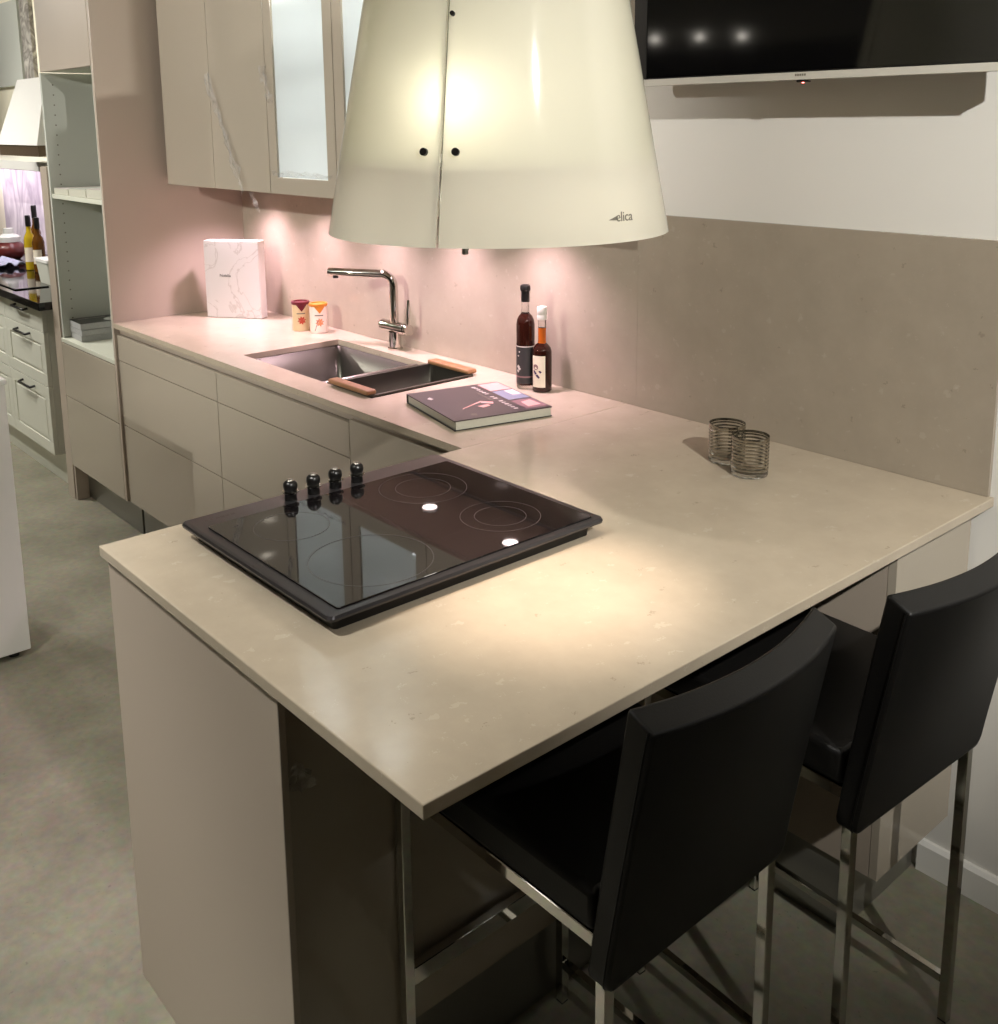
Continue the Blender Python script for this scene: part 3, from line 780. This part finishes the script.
# ------------------------------------------------------------------ hood
HC = Vector((2.684, -.897, 0)); HZ0 = 1.49; HS = .187
def hrad(z): return .290 - HS * (z - HZ0)
HZ1 = 2.20
t = thing('island_hood', 'white glass cone-shaped extractor hood lamp hanging over the peninsula', 'extractor hood', (HC.x, HC.y, HZ0))
az_s = R(-59.3)
gapa = .010
def shell(bm, a0, a1, z0, z1, th=.006, n=72, m=10, edge=.002):
    rows_o, rows_i = [], []
    for j in range(m + 1):
        z = z0 + (z1 - z0) * j / m; r = hrad(z)
        rows_o.append([bm.verts.new((HC.x + r * math.cos(a0 + (a1 - a0) * i / n), HC.y + r * math.sin(a0 + (a1 - a0) * i / n), z)) for i in range(n + 1)])
        rows_i.append([bm.verts.new((HC.x + (r - th) * math.cos(a0 + (a1 - a0) * i / n), HC.y + (r - th) * math.sin(a0 + (a1 - a0) * i / n), z)) for i in range(n + 1)])
    for j in range(m):
        for i in range(n):
            bm.faces.new((rows_o[j][i], rows_o[j][i + 1], rows_o[j + 1][i + 1], rows_o[j + 1][i]))
            bm.faces.new((rows_i[j][i + 1], rows_i[j][i], rows_i[j + 1][i], rows_i[j + 1][i + 1]))
        for i in (0, n): bm.faces.new((rows_o[j][i], rows_i[j][i], rows_i[j + 1][i], rows_o[j + 1][i]))
    for j in (0, m):
        for i in range(n): bm.faces.new((rows_o[j][i], rows_o[j][i + 1], rows_i[j][i + 1], rows_i[j][i]))
gl1 = None
for k in range(2):
    a0 = az_s + gapa + k * PI; a1 = az_s + PI - gapa + k * PI
    b = BM(); shell(b, a0, a1, HZ0, HZ1)
    o = finish('glass_panel', b, M['opal'], t, smooth=40)
    if k == 0: gl1 = o
    o.data.materials.append(M['clear_skin'])
    for pf in o.data.polygons:
        c_ = Vector(pf.center) + Vector((0, 0, HZ0)); rr_ = math.hypot(c_.x, c_.y)
        if rr_ < hrad(c_.z) - .0045: pf.material_index = 1
# inner tray that divides the lit upper part from the dim skirt
ZT = 1.607
b = BM(); lathe(b, HC.x, HC.y, [(hrad(ZT) - .0066, ZT), (hrad(ZT + .006) - .0066, ZT + .006), (.03, ZT + .006)], 64, cap=False)
lathe(b, HC.x, HC.y, [(hrad(ZT) - .0066, ZT), (.12, ZT - .004), (.03, ZT - .004)], 64, cap=False)
finish('inner_tray', b, M['white'], t, smooth=40)
b = BM(); lathe(b, HC.x, HC.y, [(.10, 1.545), (.115, 1.550), (.115, ZT - .0045)], 48, cap=True); finish('filter_unit', b, M['steel'], t, smooth=40)
b = BM(); lathe(b, HC.x, HC.y, [(hrad(HZ1) - .004, HZ1 + .0005), (hrad(HZ1), HZ1 + .004), (hrad(HZ1), HZ1 + .02), (.07, HZ1 + .03)], 48); finish('top_cap', b, M['bezel'], t, smooth=40)
b = BM(); lathe(b, HC.x, HC.y, [(.055, HZ1 + .03), (.055, 2.649)], 32); finish('flue', b, M['bezel'], t, smooth=40)
# joint strip between the two glass panels
def on_cone(az, z, off=0.0):
    r = hrad(z) + off; return Vector((HC.x + r * math.cos(az), HC.y + r * math.sin(az), z))
for k in range(2):
    b = BM()
    tube(b, [on_cone(az_s + k * PI, z, -.012) for z in (HZ0 + .006, 1.7, 1.9, HZ1 - .005)], .0035, 8)
    finish('joint_strip', b, M['chrome'], t, smooth=40)
for az, z in ((R(-65.0), 1.628), (R(-54.3), 1.628), (R(-57.2), 1.826),):
    n_ = Vector((math.cos(az), math.sin(az), HS)).normalized()
    p = on_cone(az, z, .0003)
    b = BM(); tube(b, [p, p + n_ * .006], .0058 if z < 1.7 else .0035, 16); finish('glass_fixing', b, M['black_metal'], t, smooth=40)
    if z > 1.7: pass
# maker's lettering with its wing mark
az = R(1.2); zt = 1.528
n_ = Vector((math.cos(az), math.sin(az), HS)).normalized(); tn = Vector((-math.sin(az), math.cos(az), 0)); up = n_.cross(tn)
rot = Matrix((tn, up, n_)).transposed().to_euler()
ORIGIN[gl1.name] = ORIGIN[t.name]
p = on_cone(az, zt, .0012)
text('lettering', 'elica', .021, M['ink_grey'], gl1, p, rot, shear=.1)
b = BM(); 
q = on_cone(R(1.2) - .085, zt - .001, .0012)
vs = [q + tn * dx_ + up * dz_ for dx_, dz_ in ((-.011, -.0025), (.011, -.0035), (.010, .0035))]
vv = [b.verts.new(v + n_ * .0003) for v in vs]; b.faces.new(vv)
finish('wing_mark', b, M['ink_grey'], gl1)
# small latch hanging under the rim
b = BM(); cxl, cyl = HC.x + .2 * math.cos(R(-56)), HC.y + .2 * math.sin(R(-56))
box(b, cxl - .004, cxl + .004, cyl - .004, cyl + .004, 1.470, ZT - .006, .001, 1)
finish('latch', b, M['steel'], t)
HOODSPOTS = [(2.84, -.93), (2.53, -.83)]
for hx, hy in HOODSPOTS:
    b = BM(); lathe(b, hx, hy, [(.022, ZT - .0135), (.030, ZT - .0135), (.032, ZT - .010), (.032, ZT - .0045)], 24, cap=False); sl = finish('spot_ring', b, M['chrome'], t, smooth=40)
    ORIGIN[sl.name] = ORIGIN[t.name]
    b = BM(); lathe(b, hx, hy, [(.021, ZT - .0125), (.021, ZT - .011)], 24); finish('spot_lens', b, M['lamp_face'], sl)

# ------------------------------------------------------------------ television
tx0, tx1, tz0, tz1, ty = 2.285, 3.205, 1.756, 2.30, -.105
t = thing('television', 'flat black television mounted on the white wall above the backsplash', 'television', ((tx0 + tx1) / 2, ty, tz0))
b = BM(); box(b, tx0, tx1, ty + .004, ty + .035, tz0, tz1, .004, 2); box(b, tx0 + .15, tx1 - .15, ty + .033, ty + .055, tz0 + .06, tz1 - .06, .006, 2)
finish('casing', b, M['black'], t)
b = BM(); box(b, tx0 + .040, tx1 - .012, ty + .0015, ty + .0038, tz0 + .0185, tz1 - .010); finish('screen', b, M['screen'], t)
b = BM()
box(b, tx0, tx0 + .0395, ty, ty + .0038, tz0 + .0155, tz1); box(b, tx1 - .0095, tx1, ty, ty + .0038, tz0 + .0155, tz1); box(b, tx0 + .0396, tx1 - .0096, ty, ty + .0038, tz1 - .0095, tz1)
finish('side_bezel', b, M['black'], t)
b = BM(); box(b, tx0 + .0, tx1 - .0, ty - .001, ty + .0036, tz0 - .001, tz0 + .0152, .001, 2); bz = finish('bottom_bezel', b, M['bezel'], t)
ORIGIN[bz.name] = ORIGIN[t.name]
b = BM()
for i in range(5): box(b, 2.741 + i * .0055, 2.741 + i * .0055 + .0042, ty - .0014, ty - .0009, tz0 + .007, tz0 + .0115)
finish('maker_letters', b, M['ink_grey'], bz)
b = BM(); box(b, 2.742, 2.772, ty + .002, ty + .014, tz0 - .006, tz0 - .0012, .002, 2); sn = finish('sensor_bar', b, M['black'], t)
ORIGIN[sn.name] = ORIGIN[t.name]
b = BM(); lathe(b, 2.757, ty + .006, [(.0026, tz0 - .0080), (.0026, tz0 - .0061)], 12); finish('standby_light', b, M['led_red'], sn)
b = BM(); box(b, (tx0 + tx1) / 2 - .11, (tx0 + tx1) / 2 + .11, ty + .0555, .0118, 1.92, 2.14); finish('wall_bracket', b, M['black_metal'], t)

# ------------------------------------------------------------------ bar stools
def stool(x, y, rot, label):
    t = thing('bar_stool', label, 'stool', (x, y, 0), 'black leather bar stools at the peninsula', world=False, rotz=rot)
    s = .009; W = .181; UF = -.440; ZS = .645
    for u in (0, UF):
        for v in (-W, W):
            b = BM(); box(b, u - s, u + s, v - s, v + s, .004, ZS, .0012, 1); lg = finish('leg', b, M['chrome'], t)
            b = BM(); box(b, u - s + .001, u + s - .001, v - s + .001, v + s - .001, .0006, .0039); finish('foot_pad', b, M['black'], lg)
    for v in (-W, W):
        b = BM(); box(b, UF + s + .0002, -s - .0002, v - s, v + s, ZS - .02, ZS, .0012, 1); finish('seat_rail', b, M['chrome'], t)
        b = BM(); box(b, UF + s + .0002, -s - .0002, v - s * .8, v + s * .8, .078, .094, .001, 1); finish('floor_rail', b, M['chrome'], t)
    b = BM(); box(b, UF - s, UF + s, -W + s + .0002, W - s - .0002, ZS - .02, ZS, .0012, 1); finish('seat_rail', b, M['chrome'], t)
    b = BM(); box(b, -s, s, -W + s + .0002, W - s - .0002, ZS - .02, ZS, .0012, 1); finish('seat_rail', b, M['chrome'], t)
    b = BM(); box(b, UF - s, UF + s, -W + s + .0002, W - s - .0002, .262, .295, .0012, 1); finish('footrest', b, M['chrome'], t)
    # seat cushion with a slightly domed top
    b = BM(); nu, nv = 14, 12
    Wc = .192; u0, u1 = UF - .004, -.012
    def zt(a, c_): return ZS + .0605 + .008 * (1 - (2 * a - 1) ** 2) * (1 - (2 * c_ - 1) ** 2)
    top = [[b.verts.new((u0 + (u1 - u0) * i / nu, -Wc + 2 * Wc * j / nv, zt(i / nu, j / nv))) for j in range(nv + 1)] for i in range(nu + 1)]
    bot = [[b.verts.new((u0 + (u1 - u0) * i / nu, -Wc + 2 * Wc * j / nv, ZS + .0008)) for j in range(nv + 1)] for i in range(nu + 1)]
    for i in range(nu):
        for j in range(nv):
            b.faces.new((top[i][j], top[i + 1][j], top[i + 1][j + 1], top[i][j + 1]))
            b.faces.new((bot[i][j + 1], bot[i + 1][j + 1], bot[i + 1][j], bot[i][j]))
    for i in range(nu):
        for j in (0, nv): b.faces.new((top[i][j], bot[i][j], bot[i + 1][j], top[i + 1][j]))
    for j in range(nv):
        for i in (0, nu): b.faces.new((top[i][j], top[i][j + 1], bot[i][j + 1], bot[i][j]))
    so = finish('seat_cushion', b, M['leather'], t, smooth=60, bevel=.010)
    so.modifiers['edge'].segments = 3
    # backrest: leaning, hollowed towards the sitter near the top
    b = BM(); nz, nv = 14, 18
    Wb = .198; z0, z1 = .575, .986
    QS = [0, .012, .028, .05] + [.08 + .92 * i / 10 for i in range(11)]
    def surf(jz, jv, front):
        q = QS[jz]; v = -1 + 2 * jv / nv
        dz_ = min(q * (z1 - z0), .022); Wq = Wb - .022 + math.sqrt(.022 ** 2 - (.022 - dz_) ** 2)
        lean = .064 * q ** 1.1
        sag = .034 * q ** 1.3 * (1 - v * v)
        th = .036 + .004 * q
        u = -.019 + lean + sag + (0 if front else th)
        z = z0 + (z1 - z0) * q
        z += q * (.007 if front else -.011)
        return (u, v * Wq, z)
    fr = [[b.verts.new(surf(i, j, True)) for j in range(nv + 1)] for i in range(nz + 1)]
    bk = [[b.verts.new(surf(i, j, False)) for j in range(nv + 1)] for i in range(nz + 1)]
    for i in range(nz):
        for j in range(nv):
            b.faces.new((fr[i][j + 1], fr[i][j], fr[i + 1][j], fr[i + 1][j + 1])); b.faces.new((bk[i][j], bk[i][j + 1], bk[i + 1][j + 1], bk[i + 1][j]))
        for j in (0, nv): b.faces.new((fr[i][j], bk[i][j], bk[i + 1][j], fr[i + 1][j]))
    for j in range(nv):
        for i in (0, nz): b.faces.new((fr[i][j], fr[i][j + 1], bk[i][j + 1], bk[i][j]))
    bo = finish('backrest', b, M['leather'], t, smooth=60, bevel=.010)
    bo.modifiers['edge'].segments = 3
    # stitched welt round the back edge
    b = BM()
    pts = [Vector(surf(i, 0, False)) + Vector((-.002, -.0005, 0)) for i in range(1, nz)] 
    pts = [Vector(surf(i, 0, False)) + Vector((-.007, -.0003, 0)) for i in range(1, nz + 1)]
    tube(b, pts, .0014, 6)
    pts = [Vector(surf(nz, j, False)) + Vector((-.007, 0, .0003)) for j in range(0, nv + 1)]
    tube(b, pts, .0014, 6)
    pts = [Vector(surf(i, nv, False)) + Vector((-.007, .0003, 0)) for i in range(1, nz + 1)]
    tube(b, pts, .0014, 6)
    finish('welt', b, M['leather'], bo, smooth=60)
    return t
stool(3.242, -1.032, R(.3), 'nearer black leather bar stool with chrome legs, at the front of the peninsula')
stool(3.302, -.527, R(-2.6), 'further black leather bar stool with chrome legs, beside the white wall')

# ------------------------------------------------------------------ neighbouring display kitchen (far left)
NF = -.60; nx1 = -.828
t = thing('shaker_cabinet', 'pale grey shaker drawer cabinet with black handles left of the tall unit', 'cabinet', (-1.1, NF, 0), group='pale shaker cabinets')
def shaker_front(bm, x0, x1, z0, z1, inset):
    box(bm, x0, x1, NF + .006, NF + .020, z0, z1)
    if inset:
        w = .055
        box(bm, x0, x1, NF, NF + .0065, z0, z0 + w, .001, 1); box(bm, x0, x1, NF, NF + .0065, z1 - w, z1, .001, 1)
        box(bm, x0, x0 + w, NF, NF + .0065, z0 + w, z1 - w, .001, 1); box(bm, x1 - w, x1, NF, NF + .0065, z0 + w, z1 - w, .001, 1)
        box(bm, x0 + w + .012, x1 - w - .012, NF + .001, NF + .0065, z0 + w + .012, z1 - w - .012, .002, 1)
    else: box(bm, x0, x1, NF, NF + .0065, z0, z1, .001, 1)
def shaker_cab(t, x0, x1):
    b = BM(); box(b, x0, x1, NF + .021, .010, .165, .868); finish('carcass', b, M['shaker'], t)
    for (z0, z1, ins) in ((.752, .866, False), (.495, .748, True), (.168, .491, True)):
        b = BM(); shaker_front(b, x0 + .0015, x1 - .0015, z0, z1, ins); dr = finish('drawer', b, M['shaker'], t)
        ORIGIN[dr.name] = ORIGIN[t.name]
        zh = z1 - .026; xm = (x0 + x1) / 2
        b = BM(); tube(b, [(xm - .09, NF - .001, zh), (xm - .085, NF - .022, zh - .004), (xm - .06, NF - .030, zh), (xm + .06, NF - .030, zh), (xm + .085, NF - .022, zh - .004), (xm + .09, NF - .001, zh)], .006, 8)
        finish('handle', b, M['black_metal'], dr, smooth=50)
    b = BM(); box(b, x0, x1, -.535, -.52, .0005, .164); finish('plinth', b, M['shaker'], t)
shaker_cab(t, -1.405, nx1)
t = thing('shaker_cabinet', 'pale shaker drawer cabinet cut by the left edge of the picture', 'cabinet', (-1.7, NF, 0), group='pale shaker cabinets')
shaker_cab(t, -2.0, -1.4055)
b = BM(); box(b, -2.8, -.735, -.640, -.0005, .8685, .905, .002, 1)
tag(finish('worktop', b, M['black_stone']), 'polished black worktop on the pale shaker cabinets at far left', 'worktop')
b = BM(); box(b, -3.4, -1.70, 0.0, .0115, .9055, 1.436)
tag(finish('backsplash', b, M['pink_marble']), 'veined marble backsplash lit pink behind the far bottles', 'backsplash')
b = BM(); box(b, -1.70, -1.35, -.006, .0115, .9055, 1.45)  # greyer marble colour stands for the different light on this return
tag(finish('backsplash', b, M['grey_marble']), 'marble wall return right of the pink-lit backsplash, its different light coloured grey', 'backsplash')
# tapered white hood
t = thing('wall_hood', 'white tapered canopy hood over the far black worktop', 'extractor hood', (-1.5, -.25, 1.54))
b = BM()
loft(b, [[(-1.60, -.505, 1.592), (-.985, -.505, 1.592), (-.985, -.001, 1.592), (-1.60, -.001, 1.592)],
         [(-1.47, -.42, 1.905), (-1.06, -.42, 1.905), (-1.06, -.001, 1.905), (-1.47, -.001, 1.905)]], cap0=True, cap1=True)
finish('canopy', b, M['white'], t)
b = BM(); box(b, -1.59, -.995, -.498, -.001, 1.540, 1.5915); finish('underside_band', b, M['brown_hood'], t)
b = BM(); box(b, -3.2, -.75, -.335, -.0005, 1.452, 1.500, .002, 1)
tag(finish('light_shelf', b, M['white']), 'white shelf board under the canopy hood above the marble', 'shelf')
# grey display board with marble edge on the upper wall
b = BM(); box(b, -4.2, -2.69, -.02, .0115, 1.93, 2.43)
tag(finish('display_board', b, M['grey_panel']), 'large plain grey board on the cream wall at top left', 'panel')
b = BM(); box(b, -2.672, -2.50, -.012, .0115, 1.93, 2.64)
tag(finish('marble_strip', b, M['grey_marble']), 'narrow grey marble strip beside the grey board on the wall', 'panel')
# oil bottles, canister, cloths
def oil(x, y, h_, r, body, lab, labm=None):
    t = thing('oil_bottle', lab, 'bottle', (x, y, .905), 'oil bottles on the far worktop', world=False)
    b = BM(); lathe(b, 0, 0, [(r - .003, .0006), (r, .004), (r, h_ * .55), (r - .006, h_ * .63), (.013, h_ * .70), (.012, h_ * .80)], 24); finish('bottle_body', b, body, t, smooth=40)
    b = BM(); lathe(b, 0, 0, [(.0145, h_ * .80), (.0145, h_ * .985), (.012, h_)], 20); finish('cap', b, M['black'], t, smooth=40)
    b = BM(); lathe(b, 0, 0, [(r + .0006, h_ * .16), (r + .0006, h_ * .42)], 12, -1.5, .1, cap=False); finish('label', b, labm or M['label_white'], t, smooth=40)
oil(-1.915, -.30, .30, .030, M['oil'], 'yellow oil bottle with black cap, leftmost of the far three')
oil(-2.02, -.232, .345, .028, M['oil_dark'], 'tallest brown oil bottle at the back of the far three', M['label_black'])
oil(-1.785, -.295, .295, .032, M['oil_dark'], 'brown oil bottle with white label, rightmost of the far three')
t = thing('storage_box', 'pale lidded box beside the oil bottles on the black worktop', 'box', (-1.33, -.34, .905))
b = BM(); loft(b, [[(x, y, z) for x, y in rrect(-1.40 - o, -1.24 + o, -.42 - o, -.28 + o, .012)] for o, z in ((0, .9056), (.012, 1.015))], cap0=True, cap1=True); finish('box_body', b, M['shaker'], t, smooth=40)
b = BM(); loft(b, [[(x, y, z) for x, y in rrect(-1.416, -1.224, -.436, -.264, .014)] for z in (1.0155, 1.030)], cap0=True, cap1=True); finish('lid', b, M['white'], t, smooth=40)
b = BM(); n = 14
for k in range(1):
    g = [[b.verts.new((-2.40 + .34 * i / n, -.50 + .21 * j / n, .9065 + .022 * abs(math.sin(i * .9 + j * .6)) + .012 * math.sin(j * .9) ** 2)) for j in range(n + 1)] for i in range(n + 1)]
    for i in range(n):
        for j in range(n): b.faces.new((g[i][j], g[i + 1][j], g[i + 1][j + 1], g[i][j + 1]))
o = finish('tea_towel', b, M['cloth'], smooth=60); s = o.modifiers.new('t', 'SOLIDIFY'); s.thickness = .004; s.offset = 1
tag(o, 'crumpled grey-blue cloth on the black worktop at far left', 'cloth')
t = thing('jar_stand_in', 'made-up dark red jar with grey lid for an unclear shape at the left edge', 'jar', (-2.50, -.24, .905))  # jar made up for a red-brown shape that stayed unclear
b = BM(); lathe(b, -2.50, -.24, [(.05, .9056), (.085, .935), (.09, .975), (.06, 1.01)], 28); finish('jar_body', b, M['skin_jar'], t, smooth=50)
b = BM(); lathe(b, -2.50, -.24, [(.062, 1.0105), (.064, 1.04), (.03, 1.06), (.028, 1.09)], 28); finish('lid', b, M['grey_panel'], t, smooth=50)
b = BM(); box(b, -1.62, -1.20, -.60, -.44, .9056, .911, .003, 2)
tag(finish('glass_hob', b, M['black_stone']), 'flat black glass hob set on the far black worktop', 'hob')

# white display cabinet at the left edge
t = thing('display_cabinet', 'plain white cabinet on small black feet at the left edge', 'cabinet', (.45, -1.6, 0))
b = BM(); box(b, .15, .712, -2.0, -1.192, .022, .898, .003, 2); finish('cabinet_body', b, M['white'], t)
b = BM(); box(b, .145, .717, -2.005, -1.187, .8985, .915, .003, 2); finish('top_panel', b, M['white'], t)
for x, y in ((.19, -1.96), (.675, -1.96), (.19, -1.235), (.675, -1.235)):
    b = BM(); lathe(b, x, y, [(.016, .0006), (.016, .012), (.012, .0215)], 16); finish('foot', b, M['black'], t, smooth=40)

# ------------------------------------------------------------------ loose scraps of protective film
def film_scrap(label, fn, nu=16, nv=5):
    b = BM()
    g = [[b.verts.new(fn(i / nu, j / nv)) for j in range(nv + 1)] for i in range(nu + 1)]
    for i in range(nu):
        for j in range(nv): b.faces.new((g[i][j], g[i + 1][j], g[i + 1][j + 1], g[i][j + 1]))
    o = finish('protective_film', b, M['film'])
    return tag(o, label, 'film', 'loose protective film')
rn = random.Random(3)
def jig(a): return (rn.random() - .5) * a
film_scrap('crinkled clear film peeling off the solid wall cabinet doors',
           lambda u, v: (.47 + .23 * u + .026 * (v - .5) + jig(.024), WY - .004 - rn.random() * .02, 1.84 - .40 * u ** .9 + .02 * v + jig(.015)))
film_scrap('crinkled clear film along the edge of the frosted glass door',
           lambda u, v: (.868 + .035 * (v - .5) + .05 * u + jig(.025), WY - .004 - rn.random() * .018, 1.86 - .12 * u + jig(.02)), 10, 4)
film_scrap('strip of clear film across the foot of the frosted glass door',
           lambda u, v: (.90 + .37 * u, WY - .003 - rn.random() * .010, 1.515 + .012 * (v - .5) + jig(.012)), 18, 3)
film_scrap('torn clear film on the dark back panel beside the end panel',
           lambda u, v: (XB + .003 + rn.random() * .008, -1.415 + .055 * u * (1 - .3 * v) + jig(.006), .70 + .055 * v * (1 - abs(u - .5)) + jig(.008)), 8, 6)
film_scrap('wisp of clear film hanging below the wall cabinets',
           lambda u, v: (.66 + .05 * u + .02 * v + jig(.012), WY + .03 + jig(.015), 1.445 - .075 * u + jig(.012)), 8, 3)

# ------------------------------------------------------------------ lights
def spot(name, loc, power, col, size=100, blend=.5, rad=.03, aim=None):
    l = bpy.data.lights.new(name, 'SPOT'); l.energy = power; l.color = col; l.spot_size = R(size); l.spot_blend = blend; l.shadow_soft_size = rad
    o = bpy.data.objects.new(name, l); C.objects.link(o); o.location = loc
    if aim: o.rotation_euler = (Vector(aim) - Vector(loc)).to_track_quat('-Z', 'Y').to_euler()
    return o
def point(name, loc, power, col, rad=.03):
    l = bpy.data.lights.new(name, 'POINT'); l.energy = power; l.color = col; l.shadow_soft_size = rad
    o = bpy.data.objects.new(name, l); C.objects.link(o); o.location = loc
    return o
PINK = (1, .70, .86); WARM = (1, .80, .66); NEUT = (1, .975, .92)
for x in LX:
    t = thing('undercabinet_light', 'small round spotlight under the wall cabinets', 'light', (x, -.160, WB - .004), 'under-cabinet spotlights', world=True)
    z = WB - .0042
    b = BM(); lathe(b, x, -.160, [(.024, z - .006), (.030, z - .006), (.032, z - .004), (.032, z)], 24, cap=False); finish('trim_ring', b, M['steel'], t, smooth=40)
    b = BM(); lathe(b, x, -.160, [(.0235, z - .005), (.0235, z - .003)], 20); finish('lens', b, M['lamp_pink'], t)
    spot('undercabinet_spot', (x, -.160, z - .012), 22.0 if x < .5 else 16.0, PINK, 128, 1.0, .018)
for hx, hy in HOODSPOTS:
    spot('hood_spot', (hx, hy, ZT - .02), 25 if hx > 2.7 else 8, WARM, 52, 1.0, .015, (hx + (.03 if hx > 2.7 else 0), hy - .03, H))
gp_ = on_cone(R(-58), 1.695, -.055)
point('hood_lamp', gp_, .30, (1, .93, .76), .02)
for k in range(7):
    an = 2 * PI * k / 7 + .3
    point('hood_glow', (HC.x + .13 * math.cos(an), HC.y + .13 * math.sin(an), 1.70), .031, (1, .94, .82), .03)
point('hood_glow', (HC.x, HC.y, 1.86), .03, (1, .94, .82), .05)
for k in range(8):
    an = 2 * PI * k / 8
    point('hood_skirt_fill', (HC.x + .175 * math.cos(an), HC.y + .175 * math.sin(an), 1.552), .043, (1, .95, .86), .015)  # unseen fill points added to brighten the skirt glass
# (x, y, power, cone, aim); some spots known from reflections, others added as fill
CEIL = [(4.95, -1.4, 320, 71, (2.75, 0, 1.70)), (-1.53, -1.53, 60, 120, None), (-1.05, -1.25, 28, 120, None), (-.27, -1.57, 24, 120, None),
        (1.06, -3.9, 440, 54, (.75, -.34, 2.0)), (1.8, -2.5, 125, 66, (1.75, -2.05, 0)), (3.0, -3.2, 12, 120, None), (2.55, -2.3, 95, 46, (2.62, -1.38, .91)),  # last spot added to brighten the front corner of the peninsula
        (-3.2, -3.2, 40, 120, None), (-3.95, -7.47, 100, 120, None), (-3.47, -7.67, 100, 120, None), (-3.11, -7.96, 100, 120, None),
        (4.8, -5.2, 45, 120, None), (-2.3, -1.9, 150, 110, (-1.6, -.5, .8)), (-2.5, -1.3, 62, 80, (-2.5, 0, 2.2))]  # last two spots added to brighten the far-left wall and canopy
for x, y, p, cone, aim in CEIL:
    t = thing('ceiling_downlight', 'round spotlight in the showroom ceiling, some of them added as fill light', 'light', (x, y, 2.65), 'ceiling spotlights')
    b = BM(); lathe(b, x, y, [(.035, 2.640), (.048, 2.640), (.050, 2.643), (.050, 2.6495)], 24, cap=False); finish('trim_ring', b, M['white'], t, smooth=40)
    b = BM(); lathe(b, x, y, [(.034, 2.641), (.034, 2.644)], 20); finish('lens', b, M['lamp_face'], t)
    if y < -7:
        b = BM(); bmesh.ops.create_uvsphere(b, u_segments=16, v_segments=10, radius=.022, matrix=Matrix.Translation((x, y, 2.605))); finish('bulb', b, M['bulb'], t, smooth=60)
    spot('ceiling_spot', (x, y, 2.632 if y > -7 else 2.57), p, NEUT, cone, .7, .022, aim)
# unseen area lights added inside the two glass-door cabinets to brighten the panes
for x in (1.079, 1.494):
    l = bpy.data.lights.new('cabinet_fill', 'AREA'); l.shape = 'RECTANGLE'; l.size = .32; l.size_y = .05; l.energy = 1.5; l.color = (.90, .96, 1)
    o = bpy.data.objects.new('cabinet_fill', l); C.objects.link(o); o.location = (x, -.27, WT - .032)
    for q in range(3):
        l2 = bpy.data.lights.new('cabinet_fill', 'AREA'); l2.shape = 'RECTANGLE'; l2.size = .30; l2.size_y = .03; l2.energy = .5; l2.color = (.90, .96, 1)
        o = bpy.data.objects.new('cabinet_fill', l2); C.objects.link(o); o.location = (x, -.12, 1.655 + .2 * q)
# light washing the pink marble of the far display
l = bpy.data.lights.new('far_shelf_light', 'AREA'); l.shape = 'RECTANGLE'; l.size = 1.9; l.size_y = .05; l.energy = 9; l.color = (1, .87, .98)
o = bpy.data.objects.new('far_shelf_light', l); C.objects.link(o); o.location = (-2.55, -.20, 1.449); o.rotation_euler = (R(25), 0, 0)

w = bpy.data.worlds.new('world'); bpy.context.scene.world = w; w.use_nodes = True
w.node_tree.nodes['Background'].inputs['Color'].default_value = (.5, .48, .45, 1)
w.node_tree.nodes['Background'].inputs['Strength'].default_value = .05

sc = bpy.context.scene
sc.view_settings.view_transform = 'Standard'; sc.view_settings.look = 'None'
sc.view_settings.gamma = 1; sc.view_settings.use_curve_mapping = False
sc.view_settings.exposure = 0.34
sc.cycles.use_denoising = True
sc.cycles.max_bounces = 10; sc.cycles.diffuse_bounces = 5; sc.cycles.transparent_max_bounces = 12
sc.cycles.sample_clamp_indirect = 6
